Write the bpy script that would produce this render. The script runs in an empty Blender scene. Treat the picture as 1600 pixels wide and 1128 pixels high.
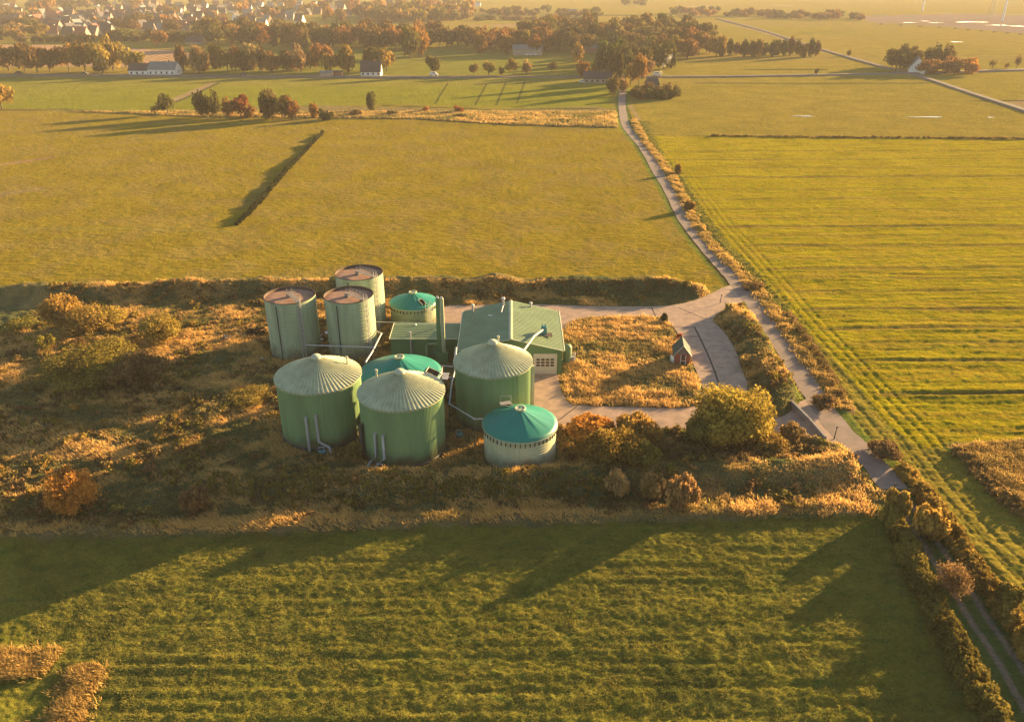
import bpy, math, random
import numpy as np
from mathutils import Vector, geometry
random.seed(7); RNG = np.random.default_rng(11)
S = bpy.context.scene
# ------------------------------------------------------------------ camera
CAMH = 60.0; FPX = 1244.0; PITCH = math.atan((564+40)/FPX)
cd = bpy.data.cameras.new('camera'); cam = bpy.data.objects.new('camera', cd); S.collection.objects.link(cam)
cd.sensor_width = 36; cd.lens = FPX/1600*36; cd.clip_start = 1; cd.clip_end = 20000
cam.location = (0, 0, CAMH); cam.rotation_euler = (math.pi/2-PITCH, 0, 0); S.camera = cam
# ------------------------------------------------------------------ light
SUN_AZ = math.radians(36)      # shadows run this far below -X
SUN_EL = math.radians(9.6)
W = bpy.data.worlds.new('World'); S.world = W; W.use_nodes = True
nt = W.node_tree; bg = nt.nodes['Background']; sky = nt.nodes.new('ShaderNodeTexSky')
sky.sky_type = 'NISHITA'; sky.sun_disc = False; sky.sun_elevation = SUN_EL
sky.sun_rotation = math.radians(90)-SUN_AZ; sky.dust_density = 1.0; sky.air_density = 1.0; sky.ozone_density = 1.4
nt.links.new(sky.outputs[0], bg.inputs[0]); bg.inputs[1].default_value = 0.06
sd = bpy.data.lights.new('sun', 'SUN'); sun = bpy.data.objects.new('sun', sd); S.collection.objects.link(sun)
sd.energy = 5.0; sd.angle = math.radians(0.5); sd.color = (1.0, 0.67, 0.31)
d = Vector((-math.cos(SUN_AZ)*math.cos(SUN_EL), -math.sin(SUN_AZ)*math.cos(SUN_EL), -math.sin(SUN_EL)))
sun.rotation_euler = d.to_track_quat('-Z', 'Y').to_euler()
S.view_settings.view_transform = 'Standard'; S.view_settings.look = 'None'
S.view_settings.exposure = 2.5; S.view_settings.gamma = 1.0
S.cycles.max_bounces = 6; S.cycles.diffuse_bounces = 2; S.cycles.transmission_bounces = 3; S.cycles.volume_bounces = 0

# ------------------------------------------------------------------ helpers
def at(px, py, z=0.0):
    """surveyed point of the photograph -> world position at height z"""
    u = (px-800)/FPX; v = (564-py)/FPX
    dz = -math.sin(PITCH)+v*math.cos(PITCH); dy = math.cos(PITCH)+v*math.sin(PITCH)
    t = (CAMH-z)/-dz
    return (u*t, dy*t, z)
def pxm(Y, z=0): return FPX/(Y*math.cos(PITCH)+(CAMH-z)*math.sin(PITCH))
def A2(pts): return [at(*p)[:2] for p in pts]
def link(o, parent=None):
    S.collection.objects.link(o)
    if parent is not None: o.parent = parent
    return o
def tag(o, label=None, cat=None, group=None, kind=None):
    if label: o['label'] = label
    if cat: o['category'] = cat
    if group: o['group'] = group
    if kind: o['kind'] = kind
    return o
def empty(name, loc=(0, 0, 0), rz=0.0):
    o = bpy.data.objects.new(name, None); o.location = loc; o.rotation_euler = (0, 0, rz); o.empty_display_size = .5
    return link(o)
def mesh_np(V, F, smooth=False):
    V = np.asarray(V, np.float32); F = np.asarray(F, np.int32); k = F.shape[1]
    me = bpy.data.meshes.new('m'); me.vertices.add(len(V)); me.vertices.foreach_set('co', V.ravel())
    me.loops.add(F.size); me.loops.foreach_set('vertex_index', F.ravel()); me.polygons.add(len(F))
    me.polygons.foreach_set('loop_start', np.arange(0, F.size, k, dtype=np.int32))
    me.polygons.foreach_set('use_smooth', np.full(len(F), smooth)); me.update(calc_edges=True); return me
def obj(name, me, mat=None, parent=None, loc=None):
    me.name = name; o = bpy.data.objects.new(name, me); link(o, parent)
    if mat is not None and not me.materials: me.materials.append(mat)
    if loc: o.location = loc
    return o
def fattr(me, name, arr):
    a = me.attributes.new(name, 'FLOAT', 'POINT'); a.data.foreach_set('value', np.asarray(arr, np.float32).ravel())
class MB:
    def __init__(s): s.v = []; s.f = []; s.sm = []
    def add(s, vs, fs, smooth=False):
        n = len(s.v); s.v += [tuple(v) for v in vs]; s.f += [tuple(i+n for i in f) for f in fs]; s.sm += [smooth]*len(fs); return s
    def box(s, c, d, rz=0.0, taper=1.0):
        x, y, z = d[0]/2, d[1]/2, d[2]/2; cs, sn = math.cos(rz), math.sin(rz); vs = []
        for zz in (-z, z):
            k = 1 if zz < 0 else taper
            for a, b in ((-x, -y), (x, -y), (x, y), (-x, y)):
                a *= k; b *= k; vs.append((c[0]+a*cs-b*sn, c[1]+a*sn+b*cs, c[2]+zz))
        return s.add(vs, [(3, 2, 1, 0), (4, 5, 6, 7), (0, 1, 5, 4), (1, 2, 6, 5), (2, 3, 7, 6), (3, 0, 4, 7)])
    def tube(s, pts, r, n=8, caps=True):
        P = [Vector(p) for p in pts]; R = r if isinstance(r, (list, tuple)) else [r]*len(P); vs = []; fs = []
        for i, p in enumerate(P):
            a = P[max(i-1, 0)]; b = P[min(i+1, len(P)-1)]; t = (b-a).normalized()
            u = t.cross(Vector((0, 0, 1)) if abs(t.z) < .9 else Vector((1, 0, 0))).normalized(); w = t.cross(u)
            for k in range(n):
                q = 2*math.pi*k/n; vs.append(p+(u*math.cos(q)+w*math.sin(q))*R[i])
        for i in range(len(P)-1):
            for k in range(n): fs.append((i*n+k, i*n+(k+1) % n, (i+1)*n+(k+1) % n, (i+1)*n+k))
        s.add(vs, fs, True)
        if caps: s.add([vs[k] for k in range(n)], [tuple(range(n))]); s.add([vs[-n+k] for k in range(n)], [tuple(reversed(range(n)))])
        return s
    def lathe(s, prof, n=48, c=(0, 0, 0), rfun=None, smooth=True, a0=0, cap=False):
        vs = []; fs = []
        for j, (r, z) in enumerate(prof):
            for k in range(n):
                q = 2*math.pi*k/n+a0; rr, zz = (r, z) if rfun is None else rfun(r, z, k, j)
                vs.append((c[0]+rr*math.cos(q), c[1]+rr*math.sin(q), c[2]+zz))
        for j in range(len(prof)-1):
            for k in range(n): fs.append((j*n+k, j*n+(k+1) % n, (j+1)*n+(k+1) % n, (j+1)*n+k))
        if cap: fs.append(tuple((len(prof)-1)*n+k for k in range(n)))
        return s.add(vs, fs, smooth)
    def build(s, name, mat, parent=None, loc=None):
        me = bpy.data.meshes.new(name); me.from_pydata(s.v, [], s.f); me.polygons.foreach_set('use_smooth', s.sm)
        me.update(); return obj(name, me, mat, parent, loc)
def hsh(i, j, s):
    v = np.sin(i*127.1+j*311.7+s*74.7)*43758.5453; return v-np.floor(v)
def vn(x, y, s=0):
    xi = np.floor(x); yi = np.floor(y); fx = x-xi; fy = y-yi; fx = fx*fx*(3-2*fx); fy = fy*fy*(3-2*fy)
    a = hsh(xi, yi, s); b = hsh(xi+1, yi, s); c = hsh(xi, yi+1, s); e = hsh(xi+1, yi+1, s)
    return (a*(1-fx)+b*fx)*(1-fy)+(c*(1-fx)+e*fx)*fy
def fbm(x, y, s=0, o=3):
    t = 0; a = .5; n = 0
    for k in range(o):
        t = t+a*vn(x*2**k+k*17.3, y*2**k-k*9.1, s+k); n += a; a *= .5
    return t/n
def sstep(a, b, x):
    t = np.clip((x-a)/(b-a), 0, 1); return t*t*(3-2*t)
def dist_line(X, Y, pts, extra=False):
    D = np.full(X.shape, 1e9); T = np.zeros(X.shape); acc = 0
    for (x0, y0), (x1, y1) in zip(pts[:-1], pts[1:]):
        dx, dy = x1-x0, y1-y0; L = dx*dx+dy*dy+1e-9
        t = np.clip(((X-x0)*dx+(Y-y0)*dy)/L, 0, 1); dd = np.hypot(X-x0-t*dx, Y-y0-t*dy)
        m = dd < D; D = np.where(m, dd, D); T = np.where(m, acc+t*math.sqrt(L), T); acc += math.sqrt(L)
    return (D, T) if extra else D
def sd_poly(X, Y, pts):          # >0 inside
    ins = np.zeros(X.shape, bool); P = list(pts)+[pts[0]]
    for (x0, y0), (x1, y1) in zip(P[:-1], P[1:]):
        if y0 == y1: continue
        c = ((y0 > Y) != (y1 > Y)) & (X < (x1-x0)*(Y-y0)/(y1-y0)+x0); ins ^= c
    D = dist_line(X, Y, P); return np.where(ins, D, -D)
def smooth_line(pts, n=6, closed=False):
    out = []; P = [Vector(p) for p in pts]; m = len(P)
    for i in range(m if closed else m-1):
        p0 = P[i-1] if (closed or i > 0) else P[0]; p1 = P[i]; p2 = P[(i+1) % m]; p3 = P[(i+2) % m] if (closed or i+2 < m) else P[-1]
        for k in range(n):
            t = k/n; out.append(tuple(.5*((2*p1)+(p2-p0)*t+(2*p0-5*p1+4*p2-p3)*t*t+(3*p1-p0-3*p2+p3)*t**3)))
    if not closed: out.append(tuple(P[-1]))
    return out

# ------------------------------------------------------------------ materials
def mat_new(name):
    m = bpy.data.materials.new(name); m.use_nodes = True; t = m.node_tree; return m, t, t.nodes['Principled BSDF']
def paint(name, col, rough=.6, var=.12, scale=1.2, spec=.3, stain=None, metal=0, streak=False, bump=0, grime=None):
    m, t, b = mat_new(name); N = t.nodes; L = t.links
    tc = N.new('ShaderNodeTexCoord'); mp = N.new('ShaderNodeMapping'); L.new(tc.outputs['Object'], mp.inputs[0])
    if streak: mp.inputs['Scale'].default_value = (1, 1, .15)
    n = N.new('ShaderNodeTexNoise'); n.inputs['Scale'].default_value = scale; n.inputs['Detail'].default_value = 6; n.inputs['Roughness'].default_value = .65
    L.new(mp.outputs[0], n.inputs['Vector'])
    r = N.new('ShaderNodeValToRGB'); r.color_ramp.elements[0].position = .3; r.color_ramp.elements[1].position = .72
    c2 = stain if stain else tuple(c*(1-var*1.6) for c in col)
    r.color_ramp.elements[0].color = (*c2, 1); r.color_ramp.elements[1].color = (*[min(1, c*(1+var)) for c in col], 1)
    L.new(n.outputs[0], r.inputs[0]); L.new(r.outputs[0], b.inputs['Base Color'])
    if grime:
        sp = N.new('ShaderNodeSeparateXYZ'); L.new(tc.outputs['Object'], sp.inputs[0]); ng = N.new('ShaderNodeTexNoise'); ng.inputs['Scale'].default_value = .55; ng.inputs['Detail'].default_value = 7; L.new(tc.outputs['Object'], ng.inputs['Vector'])
        ma = N.new('ShaderNodeMath'); ma.operation = 'MULTIPLY_ADD'; L.new(ng.outputs[0], ma.inputs[0]); ma.inputs[1].default_value = -5.5; L.new(sp.outputs[2], ma.inputs[2])
        mr = N.new('ShaderNodeMapRange'); mr.inputs[1].default_value = -.4; mr.inputs[2].default_value = -2.4; mr.inputs[3].default_value = 0; mr.inputs[4].default_value = .8; L.new(ma.outputs[0], mr.inputs[0])
        m2 = N.new('ShaderNodeMapping'); m2.inputs['Scale'].default_value = (1, 1, .06); L.new(tc.outputs['Object'], m2.inputs[0]); n3 = N.new('ShaderNodeTexNoise'); n3.inputs['Scale'].default_value = 2.2; n3.inputs['Detail'].default_value = 5; L.new(m2.outputs[0], n3.inputs['Vector'])
        r3 = N.new('ShaderNodeMapRange'); r3.inputs[1].default_value = .58; r3.inputs[2].default_value = .78; r3.inputs[4].default_value = .45; L.new(n3.outputs[0], r3.inputs[0])
        mxm = N.new('ShaderNodeMath'); mxm.operation = 'MAXIMUM'; L.new(mr.outputs[0], mxm.inputs[0]); L.new(r3.outputs[0], mxm.inputs[1])
        mg = N.new('ShaderNodeMix'); mg.data_type = 'RGBA'; L.new(mxm.outputs[0], mg.inputs[0]); L.new(r.outputs[0], mg.inputs[6]); mg.inputs[7].default_value = (*grime, 1); L.new(mg.outputs[2], b.inputs['Base Color'])
    b.inputs['Roughness'].default_value = rough; b.inputs['Specular IOR Level'].default_value = spec; b.inputs['Metallic'].default_value = metal
    if bump:
        n2 = N.new('ShaderNodeTexNoise'); n2.inputs['Scale'].default_value = 9; n2.inputs['Detail'].default_value = 4; L.new(tc.outputs['Object'], n2.inputs['Vector'])
        bp = N.new('ShaderNodeBump'); bp.inputs['Strength'].default_value = bump; bp.inputs['Distance'].default_value = .05
        L.new(n2.outputs[0], bp.inputs['Height']); L.new(bp.outputs[0], b.inputs['Normal'])
    return m
def foliage(name, ca, cb, trans=.35, objcol=True):
    m, t, b = mat_new(name); N = t.nodes; L = t.links
    a = N.new('ShaderNodeAttribute'); a.attribute_name = 'lv'
    r = N.new('ShaderNodeMix'); r.data_type = 'RGBA'; L.new(a.outputs['Fac'], r.inputs[0])
    r.inputs[6].default_value = (*ca, 1); r.inputs[7].default_value = (*cb, 1); out = r.outputs[2]
    if objcol:
        oi = N.new('ShaderNodeObjectInfo'); mx = N.new('ShaderNodeMix'); mx.data_type = 'RGBA'; mx.blend_type = 'MULTIPLY'; mx.inputs[0].default_value = 1
        L.new(out, mx.inputs[6]); L.new(oi.outputs['Color'], mx.inputs[7]); out = mx.outputs[2]
    df = N.new('ShaderNodeBsdfDiffuse'); tr = N.new('ShaderNodeBsdfTranslucent'); ms = N.new('ShaderNodeMixShader'); ms.inputs[0].default_value = trans
    L.new(out, df.inputs[0]); L.new(out, tr.inputs[0]); L.new(df.outputs[0], ms.inputs[1]); L.new(tr.outputs[0], ms.inputs[2])
    N.remove(b); L.new(ms.outputs[0], N['Material Output'].inputs[0]); return m
M = dict(
 silo=paint('silo_paint', (.33, .385, .235), .6, .12, .5, spec=.2, streak=True, stain=(.22, .26, .165), grime=(.10, .085, .05)),
 green=paint('green_cladding', (.165, .265, .11), .6, .12, .4, spec=.2, streak=True, stain=(.115, .18, .08), grime=(.095, .075, .035)),
 roofgreen=paint('pale_green_roof', (.38, .38, .225), .5, .12, .8, stain=(.27, .275, .16)),
 cream=paint('cream_cladding', (.48, .46, .28), .5, .08, .5, streak=True, stain=(.36, .36, .22), grime=(.2, .17, .09)),
 teal=paint('teal_membrane', (.005, .175, .115), .45, .12, .35, spec=.4),
 shedroof=paint('shed_roof_sheet', (.175, .235, .115), .55, .10, .35, stain=(.14, .185, .09)),
 shedwall=paint('shed_wall_sheet', (.085, .17, .07), .55, .10, .5, streak=True),
 trim=paint('pale_trim', (.40, .40, .27), .5, .08, 1),
 dirt=paint('silo_top_dirt', (.34, .20, .13), .95, .15, .6, spec=.05, stain=(.19, .12, .085), bump=.4),
 rust=paint('rusty_rim', (.10, .065, .045), .8, .3, 3),
 steel=paint('galvanised_steel', (.42, .40, .38), .45, .15, 2, metal=.3),
 dullsteel=paint('dull_steel', (.24, .21, .18), .7, .2, 2),
 darksteel=paint('dark_steel', (.05, .055, .05), .5, .2, 2),
 black=paint('rubber_and_hole_shade', (.010, .010, .010), 1, .3, 2, spec=0),  # tyre rubber; on the roof slabs the black stands for shade in a hole
 white=paint('white_paint', (.72, .70, .66), .5, .08, 1, stain=(.5, .47, .42)),
 door=paint('door_panel', (.46, .42, .34), .5, .06, 1),
 glass=paint('dark_glass', (.03, .03, .035), .15, .2, 1, spec=.6),
 asphalt=paint('asphalt', (.23, .165, .125), .9, .16, .4, spec=.2, stain=(.15, .115, .09), bump=.3),
 oldasphalt=paint('old_asphalt', (.16, .125, .095), .95, .2, .1, spec=.05),
 concrete=paint('yard_concrete', (.38, .255, .17), .9, .14, .7, spec=.15, stain=(.23, .165, .12), bump=.25),
 joint=paint('joint_dark', (.05, .04, .035), .9, .2, 2),
 wallconc=paint('grey_concrete', (.24, .22, .20), .9, .2, 1.5),
 kwood=paint('red_boards', (.26, .075, .05), .7, .2, 3, stain=(.16, .05, .04)),
 kgable=paint('grey_boards', (.16, .14, .12), .8, .2, 3),
 kroof=paint('mossy_roof', (.055, .075, .055), .85, .3, 2.5),
 bark=paint('bark', (.10, .07, .045), .9, .3, 4),
 roofdark=paint('dark_tiles', (.05, .045, .045), .7, .2, 1),
 roofred=paint('red_tiles', (.22, .07, .045), .8, .2, 1),
 roofgrey=paint('grey_roof_sheet', (.13, .15, .14), .6, .12, .3),
 brick=paint('brick_wall', (.24, .12, .08), .85, .2, 1),
 render=paint('rendered_wall', (.32, .25, .19), .8, .1, .5),
 tealdrum=paint('teal_plastic', (.06, .20, .20), .5, .1, 1),
 mud=paint('wet_mud', (.20, .15, .13), .8, .15, .02, spec=.4),
)
def water_mat():
    m, t, b = mat_new('still_water'); b.inputs['Base Color'].default_value = (.35, .33, .30, 1); b.inputs['Roughness'].default_value = .12; b.inputs['Specular IOR Level'].default_value = 1.0; return m
M['water'] = water_mat()
M['leaf'] = foliage('leaves', (.50, .48, .44), (1.55, 1.45, 1.15), .40)
M['wood'] = foliage('wood_leaves', (.38, .36, .34), (1.55, 1.45, 1.15), .4, False)
_t = M['wood'].node_tree; _a = _t.nodes.new('ShaderNodeAttribute'); _a.attribute_name = 'tint'; _mx = _t.nodes.new('ShaderNodeMix'); _mx.data_type = 'RGBA'; _mx.blend_type = 'MULTIPLY'; _mx.inputs[0].default_value = 1
_m0 = [n for n in _t.nodes if n.type == 'MIX' and n is not _mx][0]; _t.links.new(_m0.outputs[2], _mx.inputs[6]); _t.links.new(_a.outputs['Color'], _mx.inputs[7])
for _n in _t.nodes:
    if _n.type in ('BSDF_DIFFUSE', 'BSDF_TRANSLUCENT'): _t.links.new(_mx.outputs[2], _n.inputs[0])
M['tuft'] = foliage('rough_grass_blades', (.11, .125, .036), (.66, .41, .135), .40, False)
M['greentuft'] = foliage('green_grass_blades', (.08, .105, .028), (.33, .275, .058), .35, False)
M['reed'] = foliage('reed_blades', (.17, .14, .045), (.52, .33, .10), .40, False)

# ------------------------------------------------------------------ layout (surveyed lines)
BACKBANK = A2([(-80, 462), (0, 462), (120, 461), (230, 456), (330, 453), (460, 452), (600, 449), (760, 450), (900, 450), (1020, 452), (1085, 459)])
B_YARD = A2([(1150, 492), (1172, 520), (1192, 560), (1215, 600), (1240, 648)])
B_CLAMP = A2([(330, 757), (600, 760), (880, 755), (1060, 741), (1200, 738), (1312, 736)])
B_CLAMP2 = A2([(1312, 736), (1300, 700), (1285, 688)])
B_STRIP = A2([(-200, 836), (0, 832), (300, 828), (640, 816), (1000, 806), (1200, 800), (1338, 796)])
B_LEFT = A2([(-60, 640), (60, 640), (200, 640), (330, 618), (400, 600)])
B_LEFT2 = A2([(-60, 700), (40, 665), (120, 690)])
FIELDDITCH = A2([(365, 352), (400, 318), (440, 272), (470, 240), (506, 206)])
ROADC = smooth_line(A2([(974, 120), (973, 140), (972, 160), (977, 195), (1005, 230), (1030, 272), (1050, 304), (1064.5, 334), (1082, 361), (1107, 391), (1131, 418), (1153, 443), (1172, 467), (1201, 508), (1235, 558), (1268, 610), (1308, 668), (1340, 698), (1370, 730), (1398, 764)]), 5)
TRACKC = smooth_line(A2([(1398, 764), (1430, 812), (1470, 872), (1507, 930), (1543, 985), (1580, 1040), (1620, 1110), (1680, 1200)]), 5)
FARROAD = smooth_line(A2([(-700, 119), (-300, 119), (0, 118.5), (300, 120), (600, 121.5), (900, 121.5), (1100, 121), (1260, 118.5), (1420, 115.5), (1600, 110), (1900, 104)]), 4)
LANE2 = smooth_line(A2([(1120, 30), (1190, 48), (1270, 74), (1370, 103), (1430, 118), (1520, 148), (1620, 180), (1760, 226)]), 4)
REED = A2([(990, 188), (1004, 215), (1040, 262), (1062, 300), (1085, 345), (1110, 380), (1150, 420), (1190, 462), (1225, 510), (1262, 560), (1290, 600), (1325, 640)])
REED2 = A2([(1355, 690), (1385, 705), (1420, 745)])
HEDGE_L = A2([(1388, 806), (1412, 856), (1444, 925), (1478, 992), (1518, 1068), (1560, 1145), (1610, 1240)])
HEDGE_R = A2([(1412, 735), (1440, 770), (1480, 830), (1530, 900), (1575, 965), (1630, 1050), (1690, 1140)])
TRACKS = [A2([(1012, 213), (1040, 245), (1075, 300), (1110, 350), (1150, 395), (1200, 455), (1250, 515), (1300, 570), (1345, 620), (1400, 680), (1460, 760), (1530, 840), (1620, 930)])]
YARD = smooth_line(A2([(692, 480), (740, 477), (840, 476), (960, 479), (1050, 477), (1100, 464), (1140, 446), (1172, 452), (1160, 472), (1140, 480), (1114, 498), (1130, 517), (1148, 545), (1160, 580), (1168, 602), (1162, 640), (1180, 652), (1225, 650), (1262, 622), (1300, 655), (1310, 692), (1285, 690), (1250, 678), (1200, 674), (1110, 670), (1000, 668), (900, 668), (868, 660), (845, 652), (832, 640), (828, 600), (826, 560), (840, 520), (690, 508)]), 3, True)
ISLAND = smooth_line(A2([(893, 502), (925, 495), (980, 494), (1030, 495), (1050, 508), (1072, 545), (1088, 580), (1100, 614), (1092, 632), (1060, 638), (980, 636), (900, 633), (882, 620), (873, 592), (874, 550), (878, 520)]), 3, True)
ROUGH = A2([(-500, 452), (0, 455), (230, 450), (600, 446), (900, 446), (1050, 449), (1110, 458), (1145, 448), (1165, 462), (1200, 520), (1240, 580), (1285, 640), (1335, 705), (1385, 775), (1385, 800), (1345, 808), (1100, 812), (640, 824), (300, 836), (0, 842), (-500, 846)])
LOWF = A2([(-700, 842), (0, 840), (300, 834), (640, 822), (1100, 810), (1345, 806), (1395, 790), (1430, 860), (1500, 1000), (1600, 1180), (1700, 1400), (-900, 1400)])
UPF = A2([(-700, 452), (230, 448), (600, 444), (1050, 446), (1130, 448), (1140, 440), (1108, 405), (1075, 365), (1045, 318), (1010, 255), (975, 205), (800, 196), (640, 184), (500, 184), (300, 178), (0, 172), (-700, 168)])
RIGHTF = A2([(1015, 212), (1200, 213), (1600, 216), (2300, 222), (2300, 900), (1620, 690), (1500, 690), (1440, 700), (1385, 660), (1340, 600), (1250, 500), (1160, 400), (1090, 330), (1050, 270)])
MIDF = A2([(-700, 122), (0, 122), (950, 124), (955, 170), (900, 170), (600, 162), (330, 176), (0, 170), (-700, 166)])
BRUSH = A2([(-700, 168), (0, 172), (200, 178), (330, 184), (520, 184), (640, 186), (800, 196), (965, 200), (962, 172), (930, 166), (740, 172), (640, 168), (500, 165), (330, 172), (200, 174)])
PLOUGH = A2([(-500, 72), (0, 71), (150, 73), (285, 80), (300, 86), (280, 99), (200, 106), (0, 104), (-500, 104)])
MUDF = A2([(1345, 26), (1500, 22), (1900, 26), (1900, 62), (1600, 53), (1480, 42), (1360, 36)])
RBROWN = A2([(1490, 700), (1530, 694), (1620, 690), (2000, 690), (2000, 900), (1680, 880), (1600, 812), (1530, 750)])
RDRY = A2([(1560, 165), (1620, 150), (1760, 170), (1760, 215), (1620, 178)])
TAN1 = A2([(700, 43), (860, 36), (930, 37), (800, 43)])
GRN1 = A2([(300, 76), (700, 78), (870, 92), (860, 118), (300, 118)])
POOLS = [(1420, 36, 9, .7), (1445, 33.5, 7, .5), (1461, 36, 10, .5), (1517, 35, 25, 1.0), (1560, 40, 14, 1.0), (1590, 41.5, 10, 1.0), (1494, 66, 8, .8), (1255, 182, 16, .6), (1448, 183.5, 26, .6), (1548, 184, 6, .4)]

def furrows(X, Y):
    """drainage furrows of the right field: metres to the nearest one and its strength"""
    ys = [111.5, 123.5, 131, 137.5, 147, 157, 165, 171.5, 179, 188, 196, 204.5, 213, 222, 233, 245, 262, 276, 290, 305]
    w = [1.0, .55, .35, .5, .6, .35, .3, .5, .3, .55, .35, .8, .3, .35, .4, .3, .9, .35, .4, .4]
    best = np.full(X.shape, 99.0); ww = np.zeros(X.shape)
    for y, k in zip(ys, w):
        dd = np.abs(Y-(y+.012*(X-60)+1.2*(vn(X/14, X*0+y, 3)-.5))); m = dd < best; best = np.where(m, dd, best); ww = np.where(m, k, ww)
    return best, ww
def masks(X, Y):
    J = 1.2*(fbm(X/2.5, Y/2.5, 5, 2)-.5)
    m = {}
    m['yard'] = sd_poly(X, Y, YARD); m['isl'] = sd_poly(X, Y, ISLAND); m['road'] = dist_line(X, Y, ROADC)
    m['rough'] = sd_poly(X, Y, ROUGH)+J; m['low'] = sd_poly(X, Y, LOWF)+J; m['up'] = sd_poly(X, Y, UPF)+J; m['right'] = sd_poly(X, Y, RIGHTF)+J
    paved = np.maximum(np.minimum(m['yard'], -m['isl']), 2.0-m['road']); m['paved'] = paved
    return m
def bank(X, Y, line, h, w, s):
    D, T = dist_line(X, Y, line, True); k = .75+.5*vn(T/6, T*0, s); return h*k*sstep(w, w*.15, D+.9*(fbm(X/1.6, Y/1.6, s, 2)-.5))
def height(X, Y, m=None):
    if m is None: m = masks(X, Y)
    r = sstep(-.4, 1.0, m['rough'])
    z = .10*(fbm(X/2.2, Y/2.2, 1, 3)-.5)*2+.8*(fbm(X/60, Y/60, 2, 2)-.5)*sstep(160, 400, Y)
    z = z+(.065*(vn(X/.45, Y/.34, 8)-.5)+.02*(vn(X/1.3, Y/.7, 18)-.5)+.085*(vn(X/16, Y/.7, 19)-.5))*2*sstep(230, 100, Y)
    z = z+r*(.40*(fbm(X/4.5, Y/3.5, 21, 3)-.4)+.36*(fbm(X/1.2, Y/1.0, 22, 2)-.5))
    bk = bank(X, Y, BACKBANK, 2.3, 4.2, 31)
    for L_, h_, w_, s_ in ((B_YARD, 1.9, 4.0, 32), (B_CLAMP, 1.7, 3.6, 33), (B_CLAMP2, 1.2, 3.4, 34), (B_STRIP, .55, 1.6, 35), (B_LEFT, .6, 3.5, 36), (B_LEFT2, .6, 4, 37)):
        bk = np.maximum(bk, bank(X, Y, L_, h_, w_, s_))
    z = z+bk
    fd, fw = furrows(X, Y); rt = sstep(0, 3, m['right'])
    rt = rt*(.15+.85*sstep(6, 10, dist_line(X, Y, TRACKS[0])))
    z = z+rt*(-.36*fw*sstep(.55+Y*.0035, .1, fd)+.22*fw*sstep(2.8, .9, fd)+.10*(vn(X/9, Y/.9, 9)-.5)*2*sstep(7, 12, dist_line(X, Y, TRACKS[0])))
    D = dist_line(X, Y, TRACKS[0]); near = sstep(330, 240, Y)
    for o in (.3, 2.0, 3.9, 5.6): z = z-.09*near*sstep(.42, .1, np.abs(D-o))
    D = dist_line(X, Y, TRACKC); z = z-.06*sstep(2.2, 1.6, D)
    flat = sstep(-1.2, -.1, m['paved']); z = z*(1-flat)-.03*flat
    fl = np.zeros(X.shape)
    for (cx, cy, R) in TANKPOS: fl = np.maximum(fl, sstep(R+2.2, R+.4, np.hypot(X-cx, Y-cy)))
    fl = np.maximum(fl, sstep(-1.5, -.2, np.minimum(np.minimum(X+21.6, 9.4-X), np.minimum(Y-118.2, 136.2-Y))))
    fl = np.maximum(fl, .8*sstep(17, 12, np.hypot((X+15)/1.3, Y-112)))
    z = z*(1-fl)-.02*fl
    for (px, py, w, dep) in POOLS:
        c = at(px, py); s = pxm(c[1]); z = np.where(np.hypot((X-c[0])/(w/s*1.25), (Y-c[1])/(5+c[1]*.02)) < 1.2, np.minimum(z, -.15), z)
    return z
TANKPOS = [(-38.2, 128, 4.3), (-28.1, 128.2, 4.25), (-28.3, 139.9, 4.35), (-18.8, 141.5, 4.35), (-17.3, 109.8, 6.3), (-27.5, 100.8, 5.9), (-15.1, 96, 5.9), (-2.8, 105.4, 5.8), (1.1, 94.2, 5)]

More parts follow.
